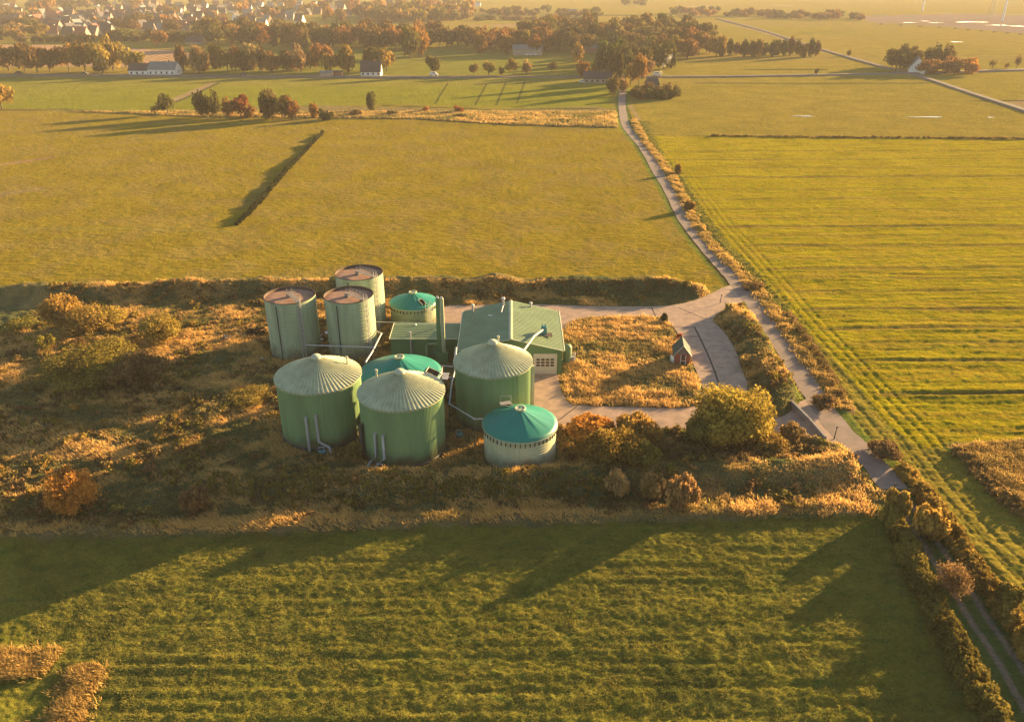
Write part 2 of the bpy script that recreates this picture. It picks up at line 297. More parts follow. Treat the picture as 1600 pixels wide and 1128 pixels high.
# ------------------------------------------------------------------ ground
def build_ground():
    ys = [30.0]
    while ys[-1] < 9000: ys.append(ys[-1]+max(.17, (ys[-1]**2+3600)/(60*FPX*.64)*.95))
    ys = np.array(ys); s = np.linspace(-1, 1, 1050); s = s*.8+.2*s**3
    Yg, Sg = np.meshgrid(ys, s, indexing='ij'); Xg = Sg*(18+.92*Yg)
    X = Xg.ravel(); Y = Yg.ravel(); m = masks(X, Y); z = height(X, Y, m)
    ny, nx = Xg.shape; i = np.arange((ny-1)*(nx-1)); r = i//(nx-1); c = i % (nx-1); a = r*nx+c
    me = mesh_np(np.stack([X, Y, z], 1), np.stack([a, a+1, a+nx+1, a+nx], 1), True)
    C = np.zeros((len(X), 3)); br = np.full(len(X), .5)
    def put(mask, col, e=.6):
        w = sstep(-e, e, mask)[:, None]; C[:] = C*(1-w)+np.array(col)*w
    far = fbm(X/170, Y/260, 60, 2)[:, None]
    C[:] = np.array((.20, .168, .022))*(1-far)+np.array((.25, .18, .036))*far
    put(sd_poly(X, Y, GRN1), (.17, .165, .026), 3); put(sd_poly(X, Y, MIDF), (.185, .18, .02), 1.5)
    put(sd_poly(X, Y, PLOUGH), (.36, .21, .13), 2); put(sd_poly(X, Y, MUDF), (.22, .16, .125), 4); put(sd_poly(X, Y, TAN1), (.30, .18, .12), 4)
    put(m['up'], (.225, .166, .018)); put(m['right'], (.27, .215, .010)); put(m['low'], (.175, .16, .024)); put(sd_poly(X, Y, RDRY), (.27, .19, .09), 2)
    t = fbm(X/7, Y/7, 70, 3)
    w = sstep(.45, .65, t)*sstep(-1, 1, m['up']); C[:] = C*(1-.35*w[:, None])+np.array((.22, .155, .06))*(.35*w[:, None])
    w = sstep(.5, .7, fbm(X/11, Y/3.0, 71, 3))*sstep(0, 2, m['right']); C[:] = C*(1-.45*w[:, None])+np.array((.30, .20, .024))*(.45*w[:, None])
    w = sstep(.42, .62, fbm(X/5, Y/4, 72, 3))*sstep(0, 2, m['low']); C[:] = C*(1-.5*w[:, None])+np.array((.18, .155, .03))*(.5*w[:, None])
    rb = sd_poly(X, Y, RBROWN)+3*(fbm(X/3, Y/3, 73, 2)-.5); put(rb, (.27, .175, .085), .8)
    put(sd_poly(X, Y, BRUSH), (.20, .15, .06), 2)
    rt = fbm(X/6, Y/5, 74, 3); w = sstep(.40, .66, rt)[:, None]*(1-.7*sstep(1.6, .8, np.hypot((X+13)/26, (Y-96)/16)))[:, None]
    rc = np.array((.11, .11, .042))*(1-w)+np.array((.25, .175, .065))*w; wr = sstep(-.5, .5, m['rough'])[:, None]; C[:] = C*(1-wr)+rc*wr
    put(.9-dist_line(X, Y, REED)+1.2*(fbm(X/2,Y/2,77,2)-.5), (.28, .18, .08), .6)
    D = dist_line(X, Y, ROADC); put(np.where(D < 3.4, 1.0, -1.0)*np.abs(D-3.4), (.13, .155, .03), .5)
    D = dist_line(X, Y, TRACKC)
    put(2.6-D, (.08, .11, .025), .3); put(.34-np.abs(D-.95), (.22, .165, .115), .12)
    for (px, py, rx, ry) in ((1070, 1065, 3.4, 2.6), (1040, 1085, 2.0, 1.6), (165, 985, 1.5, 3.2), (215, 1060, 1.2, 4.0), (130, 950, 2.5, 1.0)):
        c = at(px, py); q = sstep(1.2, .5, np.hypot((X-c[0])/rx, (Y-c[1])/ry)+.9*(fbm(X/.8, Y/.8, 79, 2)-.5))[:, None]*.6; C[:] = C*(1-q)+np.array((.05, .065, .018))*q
    D = dist_line(X, Y, B_STRIP); put(1.2-D+1.5*(fbm(X/2.5,Y/2.5,78,2)-.5), (.22, .16, .07), .6)
    fd, fw = furrows(X, Y); w = (sstep(.5+Y*.006, .2, fd)*np.minimum(1, fw*1.5)*sstep(1, 4, m['right'])*(.55+.45*vn(X/7, Y/30, 4)))[:, None]; C[:] = C*(1-.85*w)+np.array((.13, .085, .035))*.85*w
    yy = vn(X/420, Y/75, 90); w = (sstep(310, 420, Y)*sstep(.55, .75, yy))[:, None]; C[:] = C*(1-.3*w)+np.array((.24, .17, .06))*.3*w
    # far ditches and field edges
    for L, wd, col in FARLINES: put(wd-dist_line(X, Y, A2(L)), col, wd*.5)
    # ploughed rows
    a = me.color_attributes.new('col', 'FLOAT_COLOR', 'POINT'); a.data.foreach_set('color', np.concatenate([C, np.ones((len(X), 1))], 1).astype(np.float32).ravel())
    fattr(me, 'plough', sstep(0, 3, sd_poly(X, Y, PLOUGH))); fattr(me, 'rows', sstep(0, 3, m['right'])+.6*sstep(240, 330, Y)*(X > 60))
    mt, t, b = mat_new('ground_cover'); N = t.nodes; L = t.links
    at_ = N.new('ShaderNodeAttribute'); at_.attribute_name = 'col'; tc = N.new('ShaderNodeTexCoord')
    def noise(sc, det, vec=None, ro=.6):
        n = N.new('ShaderNodeTexNoise'); n.inputs['Scale'].default_value = sc; n.inputs['Detail'].default_value = det; n.inputs['Roughness'].default_value = ro
        L.new(vec or tc.outputs['Object'], n.inputs['Vector']); return n.outputs[0]
    def math_(op, a, b2, c=None):
        n = N.new('ShaderNodeMath'); n.operation = op
        for k, v in enumerate((a, b2) if c is None else (a, b2, c)):
            if isinstance(v, (int, float)): n.inputs[k].default_value = v
            else: L.new(v, n.inputs[k])
        return n.outputs[0]
    n1 = noise(2.6, 9, None, .72); n2 = noise(.07, 4)
    mp = N.new('ShaderNodeMapping'); mp.inputs['Scale'].default_value = (.06, .9, 1); L.new(tc.outputs['Object'], mp.inputs[0]); n3 = noise(1.0, 5, mp.outputs[0])
    pr = N.new('ShaderNodeAttribute'); pr.attribute_name = 'rows'; pl = N.new('ShaderNodeAttribute'); pl.attribute_name = 'plough'
    v = math_('ADD', math_('MULTIPLY', math_('SUBTRACT', n1, .5), 1.7), 1.0)
    v = math_('ADD', v, math_('MULTIPLY', math_('SUBTRACT', n2, .5), .7))
    v = math_('ADD', v, math_('MULTIPLY', math_('MULTIPLY', math_('SUBTRACT', n3, .5), 1.3), pr.outputs['Fac']))
    wv = N.new('ShaderNodeTexWave'); wv.inputs['Scale'].default_value = .055; wv.inputs['Distortion'].default_value = .6; wv.inputs['Detail'].default_value = 2; L.new(tc.outputs['Object'], wv.inputs['Vector'])
    v = math_('ADD', v, math_('MULTIPLY', math_('MULTIPLY', math_('SUBTRACT', wv.outputs[1], .5), .55), pl.outputs['Fac']))
    mr = N.new('ShaderNodeMapping'); mr.inputs['Scale'].default_value = (.5, .9, 1); mr.inputs['Location'].default_value = (31, 7, 0); L.new(tc.outputs['Object'], mr.inputs[0]); n6 = noise(.8, 6, mr.outputs[0], .7)
    rr = N.new('ShaderNodeMapRange'); rr.inputs[1].default_value = .50; rr.inputs[2].default_value = .68; L.new(n6, rr.inputs[0])
    tm = N.new('ShaderNodeMix'); tm.data_type = 'RGBA'; tm.blend_type = 'MULTIPLY'; L.new(rr.outputs[0], tm.inputs[0]); L.new(at_.outputs['Color'], tm.inputs[6]); tm.inputs[7].default_value = (.45, .72, .8, 1)
    mx = N.new('ShaderNodeVectorMath'); mx.operation = 'SCALE'; L.new(tm.outputs[2], mx.inputs[0]); L.new(v, mx.inputs['Scale']); L.new(mx.outputs[0], b.inputs['Base Color'])
    b.inputs['Roughness'].default_value = 1; b.inputs['Specular IOR Level'].default_value = 0
    mq = N.new('ShaderNodeMapping'); mq.inputs['Scale'].default_value = (.45, .85, 1); L.new(tc.outputs['Object'], mq.inputs[0]); n5 = noise(1.0, 4, mq.outputs[0], .6)
    h = math_('ADD', math_('ADD', math_('MULTIPLY', noise(5.5, 5, None, .7), .34), math_('MULTIPLY', noise(2.0, 6, None, .7), .50)), math_('MULTIPLY', n5, 1.25))
    h = math_('ADD', h, math_('MULTIPLY', math_('MULTIPLY', n3, pr.outputs['Fac']), .12))
    h = math_('ADD', h, math_('MULTIPLY', math_('MULTIPLY', wv.outputs[1], pl.outputs['Fac']), .9))
    bp = N.new('ShaderNodeBump'); bp.inputs['Strength'].default_value = 1; bp.inputs['Distance'].default_value = .8; L.new(h, bp.inputs['Height']); L.new(bp.outputs[0], b.inputs['Normal'])
    g = obj('ground', me, mt); tag(g, kind='structure')
    mb = MB(); R = 9000; mb.add([(-R, -R, -3), (R, -R, -3), (R, R, -3), (-R, R, -3)], [(0, 1, 2, 3)])
    tag(mb.build('lower_ground', paint('far_soil', (.10, .11, .03), 1, .2, .05, spec=.05)), kind='structure')
DK = (.055, .06, .022); TN = (.27, .19, .10)
FARLINES = [
 ([(0, 357), (200, 358), (360, 362)], .35, (.21, .19, .05)),
 ([(-300, 448.5), (230, 449)], .12, DK),
 ([(980, 212), (1150, 213), (1600, 217), (2200, 223)], .9, DK),
 ([(1085, 157.5), (1300, 158), (1500, 158), (1800, 160)], .9, DK),
 ([(1090, 131), (1300, 131), (1450, 131)], 1.5, DK), ([(1000, 108), (1200, 109), (1290, 109)], 1.2, DK),
 ([(1120, 61), (1250, 62)], 2.0, DK), ([(860, 24), (1060, 25)], 4, DK), ([(870, 45), (1100, 46)], 2.0, DK),
 ([(1355, 37), (1480, 44), (1600, 54), (1800, 70)], 2.0, DK), ([(1000, 12), (1300, 8), (1700, 9)], 8, (.30, .22, .12)),
 ([(1400, 20), (1600, 23), (1800, 26)], 8, (.26, .22, .07)), ([(1180, 20), (1300, 22), (1420, 26)], 9, (.16, .16, .07)),
 ([(270, 158), (300, 145), (335, 130)], 3.0, TN), ([(275, 160), (308, 146), (342, 130)], 1.0, DK),
 ([(985, 165), (1000, 190), (1012, 212)], .8, TN), ([(978, 165), (988, 190), (1000, 212)], .5, DK),
 ([(1130, 33), (1200, 53), (1290, 82)], 5, TN),
 ([(0, 173), (100, 172), (200, 176), (240, 182)], 1.6, DK), ([(600, 165), (760, 171), (930, 170)], 1.5, DK), ([(500, 186), (640, 186), (800, 197), (960, 201)], 1.3, DK),
 ([(-100, 265), (0, 258), (80, 246)], 1.4, (.26, .15, .09)), ([(-60, 318), (0, 305), (60, 295)], 2.6, (.22, .16, .06)),
 ([(1000, 225), (1030, 268), (1050, 320), (1080, 370), (1120, 420), (1140, 445)], .9, (.08, .075, .02)),
 ([(1016, 220), (1044, 262), (1066, 318), (1094, 362), (1126, 404), (1150, 432)], .7, (.19, .22, .02)),
 ([(820, 128), (808, 160)], .5, DK), ([(760, 132), (742, 164)], .5, DK), ([(700, 130), (680, 162)], .5, DK), ([(790, 130), (775, 164)], .5, DK),
]
build_ground()

def sheet(name, outer, mat, z, holes=()):
    loops = [[Vector((x, y, 0)) for x, y in outer]]+[[Vector((x, y, 0)) for x, y in h] for h in holes]
    tris = geometry.tessellate_polygon(loops); vs = [(v.x, v.y, z) for l in loops for v in l]
    me = bpy.data.meshes.new(name); me.from_pydata(vs, [], [tuple(t) for t in tris]); me.update()
    if me.polygons and sum(p.normal.z*p.area for p in me.polygons) < 0: me.flip_normals()
    return tag(obj(name, me, mat), kind='structure')
def ribbon(name, line, w, mat, z, jit=.12, step=1):
    vs = []; fs = []; n = len(line)
    for i, p in enumerate(line):
        a = Vector(line[max(i-1, 0)]); b = Vector(line[min(i+1, n-1)]); t = (b-a).normalized(); u = Vector((-t.y, t.x))
        k = w if not callable(w) else w(i/(n-1))
        for s in (-1, 1):
            q = Vector(p)+u*s*(k/2+random.uniform(-jit, jit)); vs.append((q.x, q.y, z))
    for i in range(n-1): fs.append((2*i+1, 2*i, 2*i+2, 2*i+3))
    me = bpy.data.meshes.new(name); me.from_pydata(vs, [], fs); me.update(); return tag(obj(name, me, mat), kind='structure')
sheet('yard', YARD, M['concrete'], .030, [ISLAND])
ribbon('lane', ROADC, 3.7, M['asphalt'], .040)
for nm, ln, w, z in (('road', FARROAD, 5.0, .75), ('road', LANE2, 3.6, .8)): 
    # far roads lie on their own low embankment above the undulating fields
    mb = MB(); n = len(ln)
    for i in range(n-1):
        a = Vector(ln[i]); b = Vector(ln[i+1]); u = Vector((-(b-a).y, (b-a).x)).normalized()
        q = [a+u*w/2, a-u*w/2, b-u*w/2, b+u*w/2]; o = [a+u*(w/2+2), a-u*(w/2+2), b-u*(w/2+2), b+u*(w/2+2)]
        mb.add([(p.x, p.y, z) for p in q], [(1, 0, 3, 2)]); mb.add([(q[0].x, q[0].y, z), (o[0].x, o[0].y, -1), (o[3].x, o[3].y, -1), (q[3].x, q[3].y, z)], [(0, 1, 2, 3)])
        mb.add([(q[1].x, q[1].y, z), (o[1].x, o[1].y, -1), (o[2].x, o[2].y, -1), (q[2].x, q[2].y, z)], [(0, 3, 2, 1)])
    tag(mb.build(nm, M['oldasphalt']), kind='structure')
for ln in ([(1018, 480), (1025, 496)], [(1060, 481), (1098, 497), (1104, 497)], [(1052, 511), (1085, 511)], [(1078, 526), (1092, 526)], [(1094, 580), (1120, 581)], [(868, 660), (895, 640), (903, 634)]):
    ribbon('yard_joint', smooth_line(A2(ln), 4), .22, M['joint'], .038, .04)
ribbon('yard_joint', smooth_line(A2([(1085, 511), (1105, 552), (1118, 585), (1128, 612)]), 4), .3, M['joint'], .038, .04)
def blob_sheet(name, cx, cy, rx, ry, z, mat, n=28):
    vs = [(cx, cy, z)]; 
    for k in range(n):
        a = 2*math.pi*k/n; r = 1+.25*math.sin(3*a+cx)+.2*math.sin(5*a+cy); vs.append((cx+rx*r*math.cos(a), cy+ry*r*math.sin(a), z))
    me = bpy.data.meshes.new(name); me.from_pydata(vs, [], [(0, k+1, (k+1) % n+1) for k in range(n)]); me.update(); return tag(obj(name, me, mat), kind='structure')
for (px, py, w, dep) in POOLS:
    c = at(px, py); s = pxm(c[1]); blob_sheet('water', c[0], c[1], w/s, dep*(c[1]**2)/(60*FPX)*.6, .08, M['water'])

# ------------------------------------------------------------------ plant
def ring(mb, r, z, t, n=64): return mb.lathe([(r, z-t), (r+t, z-t), (r+t, z+t), (r, z+t), (r, z-t)], n, smooth=False)
def corr_wall(R, H, n=600, amp=.035, per=150):
    return MB().lathe([(R, 0), (R, H)], n, rfun=lambda r, z, k, j: (r+amp*math.sin(2*math.pi*per*k/n), z), smooth=True)
def ring_wall(R, H, step, depth=.035, n=72):
    prof = []; z = 0
    while z < H-.01:
        z2 = min(z+step, H); prof += [(R-depth, z), (R-depth*.2, z+(z2-z)*.3), (R, z2-.03), (R-depth, z2-.001)]; z = z2
    return MB().lathe(prof, n, smooth=False)
def ribbed_cone(R, z0, z1, ribs=60, over=.25, hrib=.13):
    n = ribs*4
    def rf(r, z, k, j): return (r, z+(hrib*min(1, .35+r/R) if k % 4 in (0, 1) else 0))
    mb = MB().lathe([(R+over, z0-over*(z1-z0)/R), (R*.5, z0+(z1-z0)*.5), (.55, z1-.1)], n, rfun=rf, smooth=False)
    mb.lathe([(R+over, z0-over*(z1-z0)/R-.12), (R+over, z0-over*(z1-z0)/R+.02)], n, smooth=True)
    return mb
def digester(X, Y, R, H, apex, label, vent_angle, pipes):
    t = empty('digester_tank', (X, Y, 0)); tag(t, label, 'tank', 'tall green tanks with ribbed cone roofs')
    corr_wall(R, H).build('wall', M['green'], t)
    rf = ribbed_cone(R, H+.05, apex).build('roof', M['roofgreen'], t)
    MB().lathe([(.7, apex-.25), (.7, apex+.15), (.55, apex+.3), (.0, apex+.36)], 20).build('vent_cap', M['trim'], rf)
    a = vent_angle; r = R*.72; zz = H+(apex-H)*(1-.72)
    mb = MB(); mb.tube([(r*math.cos(a), r*math.sin(a), zz), (r*math.cos(a), r*math.sin(a), zz+1.1)], .13, 8); mb.tube([(r*math.cos(a), r*math.sin(a), zz+1.05), (r*math.cos(a), r*math.sin(a), zz+1.35)], .2, 8)
    mb.build('vent_pipe', M['trim'], t)
    MB().lathe([(R+.08, 0), (R+.12, .02), (R+.12, .35), (R+.05, .4)], 64).build('base_ring', M['darksteel'], t)
    for (a, top, kink) in pipes:
        rr = R+.3; p = [(rr*math.cos(a), rr*math.sin(a), top), (rr*math.cos(a), rr*math.sin(a), 1.6)]
        mb = MB(); mb.tube([((R-.02)*math.cos(a), (R-.02)*math.sin(a), top-.12), (rr*math.cos(a), rr*math.sin(a), top-.12)], .2, 10)
        if kink: p += [((rr+.35)*math.cos(a+kink), (rr+.35)*math.sin(a+kink), .75), ((rr+.9)*math.cos(a+kink*1.1), (rr+.9)*math.sin(a+kink*1.1), .1)]
        else: p += [(rr*math.cos(a), rr*math.sin(a), 0)]
        mb.tube(p, .2, 10).build('downpipe', M['steel'], t)
    return t
D2R = math.pi/180
tF = digester(-27.5, 100.75, 5.87, 9.0, 11.7, 'tall green tank with ribbed cone roof, the leftmost of the front pair', 20*D2R, [(-97*D2R, 5.4, 0), (-84*D2R, 5.8, 12*D2R)])
tG = digester(-15.13, 96.02, 5.75, 8.95, 11.75, 'tall green tank with ribbed cone roof standing in front of the wide teal roof', 150*D2R, [(-121*D2R, 5.2, -7*D2R), (-109*D2R, 5.2, -8*D2R)])
tH = digester(-2.78, 105.36, 5.62, 8.95, 11.85, 'tall green tank with ribbed cone roof in front of the garage shed', 80*D2R, [])
MB().box((5.85, -.6, 4.2), (.5, .55, 8.4)).build('service_riser', M['trim'], tH)
MB().box((-5.2, -3.2, 3.2), (.35, .8, 4.6), -.5).build('control_duct', M['darksteel'], tG)
def gear(name, x, y, lab, grp=None):
    t = empty(name, (x, y, 0)); tag(t, lab, 'pump', grp)
    MB().box((0, 0, .15), (1.2, .8, .3)).build('plinth', M['wallconc'], t)
    mb = MB(); mb.tube([(-.4, 0, .6), (.35, 0, .6)], .27, 12); mb.box((.45, 0, .55), (.25, .5, .5)); mb.build('motor', M['tealdrum'], t)
    mb = MB(); mb.tube([(-.5, .1, .6), (-.5, .1, 1.2), (.3, .1, 1.3), (.3, .1, .8)], .07, 8); mb.build('pipe', M['steel'], t); return t
gear('pump_unit', -26.3, 93.6, 'small pump unit at the foot of the leftmost green tank')
gear('pump_unit', -17.6, 89.4, 'small pump unit at the foot of the green tank beside two kinked pipes')
gear('pump_unit', -7.6, 98.2, 'small pump unit in the dark gap between the two nearer tall green tanks', None)
# silos
def silo(X, Y, R, H, label, ang):
    t = empty('silo', (X, Y, 0)); tag(t, label, 'silo', 'pale green open-topped silos')
    w = ring_wall(R, H, .60, .055).build('wall', M['silo'], t)
    mb = MB(); mb.lathe([(R-.02, H-.02), (R+.05, H-.02), (R+.05, H+.07), (R-.07, H+.07), (R-.07, H-.6)], 72, smooth=False); mb.build('rim', M['rust'], t)
    mb = MB(); mb.lathe([(R-.13, H-.42), (R*.6, H-.3), (R*.2, H-.36), (0, H-.34)], 72); mb.build('roof', M['dirt'], t)
    # walkway bridge from the rim to the middle, with rails
    wk = empty_part = MB(); n = 8
    c = Vector((math.cos(ang), math.sin(ang))); u = Vector((-c.y, c.x))
    a = c*(R+.35); b = c*(-.1)+Vector((0, 0)); mid = (a+b)/2; L = (a-b).length
    mb = MB().box((mid.x, mid.y, H+.28), (L, .8, .08), ang); mb.box((b.x, b.y, H-.05), (1.0, .9, .55), ang); mb.build('walkway', M['dullsteel'], t)
    mb = MB()
    for s in (-.4, .4):
        for hh in (.75, 1.2): mb.tube([(a.x+u.x*s, a.y+u.y*s, H+hh), (b.x+u.x*s, b.y+u.y*s, H+hh)], .035, 5)
        for k in range(6):
            q = b+(a-b)*k/5; mb.tube([(q.x+u.x*s, q.y+u.y*s, H+.3), (q.x+u.x*s, q.y+u.y*s, H+1.2)], .035, 5)
    mb.build('railing', M['dullsteel'], t)
    mb = MB()
    for s in (-.28, .28): mb.tube([((R+.22)*c.x+u.x*s, (R+.22)*c.y+u.y*s, .2), ((R+.22)*c.x+u.x*s, (R+.22)*c.y+u.y*s, H+1.2)], .05, 5)
    z = .4
    while z < H: mb.tube([((R+.22)*c.x-u.x*.28, (R+.22)*c.y-u.y*.28, z), ((R+.22)*c.x+u.x*.28, (R+.22)*c.y+u.y*.28, z)], .03, 4, False); z += .35
    for z in np.arange(2.4, H, .9):
        pts = []
        for k in range(9):
            q = math.pi*k/8; rad = R+.22+.7*math.sin(q); s = .36*math.cos(q); pts.append((rad*c.x+u.x*s, rad*c.y+u.y*s, z))
        mb.tube(pts, .035, 4, False)
    for k in (2, 4, 6):
        q = math.pi*k/8; rad = R+.22+.7*math.sin(q); s = .36*math.cos(q); mb.tube([(rad*c.x+u.x*s, rad*c.y+u.y*s, 2.4), (rad*c.x+u.x*s, rad*c.y+u.y*s, H+.9)], .03, 4, False)
    mb.build('ladder', M['steel'], t)
    a = -108*D2R; mb = MB().box(((R+.02)*math.cos(a), (R+.02)*math.sin(a), H/2-.2), (.12, .16, H-.5), a); mb.build('seam_strip', M['darksteel'], t)
    a = -83*D2R; mb = MB().tube([((R-.05)*math.cos(a), (R-.05)*math.sin(a), .9), ((R+.16)*math.cos(a), (R+.16)*math.sin(a), .9)], .48, 16); mb.build('manhole', M['silo'], t)
    return t
silo(-38.22, 128.04, 4.32, 10.4, 'pale green silo with brown top, the leftmost of the three', -58*D2R)
silo(-28.13, 128.23, 4.22, 10.4, 'pale green silo with brown top standing in front of the rearmost silo', -42*D2R)
silo(-28.36, 139.88, 4.37, 10.3, 'pale green silo with brown top, the rearmost one by the bank', -42*D2R)
# membrane tanks
def membrane(X, Y, R, H, apex, label, wallmat, cut=None, pegs=44, frame=None):
    t = empty('membrane_tank', (X, Y, 0)); tag(t, label, 'tank', 'low tanks with teal membrane roofs')
    ring_wall(R, H, .42, .08, 72).build('wall', M[wallmat], t)
    n = 96
    def rf(r, z, k, j):
        q = 2*math.pi*k/n; f = r/R
        return (r, z+.10*math.sin(13*q)*f*(1-f)+(.05*math.cos(29*q+X)*f*(1-f)))
    prof = [(R+.14, H-.25), (R+.16, H)]+[((R+.1)*(1-i/11), H+(apex-H)*(1-(1-i/11)**.86*1.0)) for i in range(1, 11)]+[(.05, apex)]
    rf_ = MB().lathe(prof, n, rfun=rf).build('roof', M['teal'], t)
    MB().lathe([(.75, apex-.32), (.8, apex-.1), (.6, apex-.05), (.55, apex-.15), (0, apex-.1)], 20).build('crown_ring', M['roofgreen'], rf_)
    MB().lathe([(R+.13, H-.30), (R+.24, H-.30), (R+.24, H-.16), (R+.13, H-.16)], 72, smooth=False).build('clamp_ring', M['trim'], t)
    st = MB().box((R+.07, 0, H-.65), (.12, .12, .7)).build('tension_strap', M['darksteel'], t)
    for k in range(1, pegs):
        c = st.copy(); link(c, t); c.rotation_euler = (0, 0, 2*math.pi*k/pegs)
    if cut:
        a0, f0, f1, wd = cut; vs = []; k0 = []
        for f in (f0, f1):
            z = H+(apex-H)*(1-f**.86)+.16
            for s in (-wd, wd): vs.append((R*f*math.cos(a0)-s*math.sin(a0), R*f*math.sin(a0)+s*math.cos(a0), z))
        nb = len(vs); vs += [(x, y, z-.1) for x, y, z in vs]
        op = MB().add(vs, [(0, 1, 3, 2), (4, 6, 7, 5), (0, 4, 5, 1), (1, 5, 7, 3), (3, 7, 6, 2), (2, 6, 4, 0)]).build('opening_shade_panel', M['black'], t)  # solid slab proud of the roof, black in place of the hole's inner shade
        MB().tube([vs[0], vs[1]], .07, 6).tube([vs[0], vs[2]], .06, 6).tube([vs[1], vs[3]], .06, 6).build('frame', M['trim'], op)
    return t
x_, y_, _ = at(648, 484, 4.1)
tD = membrane(-18.8, y_+4.35, 4.35, 4.1, 6.1, 'low round tank with torn teal roof behind the chimney', 'silo', (-48*D2R, .52, .86, .45), 40)
tE = membrane(-17.28, 109.76, 6.29, 4.8, 7.6, 'wide teal membrane roof tank behind the two front green tanks', 'green', (-12*D2R, .70, .98, .8), 60)
tI = membrane(1.09, 94.16, 4.96, 5.0, 7.35, 'cream ribbed tank with teal roof standing alone in front of the tall tanks', 'cream', (112*D2R, .68, .98, .45), 48)
# ladder + platform on tank D
mb = MB(); a = -48*D2R; R = 4.55
for s in (-.5, .5):
    mb.tube([(R*math.cos(a)-s*math.sin(a), R*math.sin(a)+s*math.cos(a), 0), (R*math.cos(a)-s*math.sin(a), R*math.sin(a)+s*math.cos(a), 5.2)], .05, 5)
    mb.tube([((R+1)*math.cos(a)-s*math.sin(a), (R+1)*math.sin(a)+s*math.cos(a), 0), ((R+1)*math.cos(a)-s*math.sin(a), (R+1)*math.sin(a)+s*math.cos(a), 5.2)], .05, 5)
for z in np.arange(.4, 4.2, .4): mb.box(((R+.5)*math.cos(a), (R+.5)*math.sin(a), z), (.9, .9, .04), a)
for z in (4.7, 5.2):
    for s in (-.5, .5): mb.tube([(R*math.cos(a)-s*math.sin(a), R*math.sin(a)+s*math.cos(a), z), ((R+1)*math.cos(a)-s*math.sin(a), (R+1)*math.sin(a)+s*math.cos(a), z)], .04, 5)
mb.build('stair_tower', M['trim'], tD)
mb = MB()
for a in (4*D2R, -4*D2R, -12*D2R): mb.tube([(6.55*math.cos(a), 6.55*math.sin(a), 0), (6.55*math.cos(a), 6.55*math.sin(a), 5.4)], .05, 5)
for z in (4.9, 5.4): mb.tube([(6.55*math.cos(a), 6.55*math.sin(a), z) for a in np.linspace(-14*D2R, 6*D2R, 6)], .04, 5)
mb.box((7.0, -.6, 4.4), (1.0, 2.2, .08), -.05); mb.build('platform', M['steel'], tE)
mb = MB(); mb.box((-2.0, 4.75, 5.35), (1.6, .9, .05), .35)
for dx in (-.75, .75): mb.tube([(-2.0+dx, 5.1, 0), (-2.0+dx, 5.1, 6.3)], .04, 5)
mb.tube([(-2.75, 5.1, 6.3), (-1.25, 5.1, 6.3)], .04, 5); mb.build('platform', M['steel'], tI)

# warehouse
t = empty('green_shed', (-.2, 118.7, 0)); tag(t, 'large green metal shed with low gable roof and a pale garage door', 'shed')
x0, x1, dY, he, hr = -8.5, 8.5, 16.6, 4.3, 6.35
MB().add([(x0, 0, 0), (x1, 0, 0), (x1, 0, he), (0, 0, hr), (x0, 0, he), (x0, dY, 0), (x1, dY, 0), (x1, dY, he), (0, dY, hr), (x0, dY, he)],
 [(0, 1, 2, 3, 4), (6, 5, 9, 8, 7), (1, 6, 7, 2), (5, 0, 4, 9)]).build('wall', M['shedwall'], t)
def seam_roof(xa, xb, za, zb, y0, y1, seams, mat, name, parent, th=.1):
    mb = MB(); mb.add([(xa, y0, za), (xb, y0, zb), (xb, y1, zb), (xa, y1, za), (xa, y0, za-th), (xb, y0, zb-th), (xb, y1, zb-th), (xa, y1, za-th)],
        [(0, 1, 2, 3), (7, 6, 5, 4), (0, 4, 5, 1), (1, 5, 6, 2), (2, 6, 7, 3), (3, 7, 4, 0)])
    for k in range(1, seams):
        y = y0+(y1-y0)*k/seams; w = .05; h = .045
        mb.add([(xa, y-w, za+.002), (xb, y-w, zb+.002), (xb, y+w, zb+.002), (xa, y+w, za+.002), (xa, y-w, za+h), (xb, y-w, zb+h), (xb, y+w, zb+h), (xa, y+w, za+h)], [(4, 5, 6, 7), (0, 1, 5, 4), (3, 7, 6, 2)])
    return mb.build(name, mat, parent)
sl = (hr-he)/8.5
r1 = seam_roof(x0-.3, -.1, he-.3*sl+.12, hr-.1*sl+.12, -.25, dY+.25, 30, M['shedroof'], 'roof', t)
r2 = seam_roof(x1+.3, .1, he-.3*sl+.12, hr-.1*sl+.12, -.25, dY+.25, 30, M['shedroof'], 'roof', t)
MB().add([(-.35, -.3, hr+.08), (0, -.3, hr+.2), (.35, -.3, hr+.08), (-.35, dY+.3, hr+.08), (0, dY+.3, hr+.2), (.35, dY+.3, hr+.08)], [(0, 1, 4, 3), (1, 2, 5, 4)]).build('ridge_cap', M['roofgreen'], t)
mb = MB()
for sx in (-1, 1):
    mb.tube([(sx*(x1+.34), -.3, he+.02), (sx*(x1+.34), dY+.3, he+.02)], .09, 6)
mb.build('gutter', M['trim'], t)
mb = MB()
for sx in (-1, 1): mb.tube([(sx*(x1+.3), -.3, he-.02), (0, -.3, hr+.06)], .08, 6)
mb.build('verge_trim', M['trim'], t)
dr = MB().box((5.7, -.06, 1.85), (3.9, .12, 3.7)).build('garage_door', M['door'], t)
for i in range(4):
    for j in range(3): MB().box((5.7+(i-1.5)*.78, -.14, 2.15+(j-1)*.52), (.58, .05, .33)).build('window', M['glass'], dr)
mb = MB()
for z in (.75, 1.45, 3.0): mb.box((5.7, -.13, z), (3.85, .03, .04))
mb.build('panel_seam', M['trim'], dr)
MB().box((8.1, -.08, 1.9), (.35, .12, 3.8)).build('door_post', M['shedwall'], t)
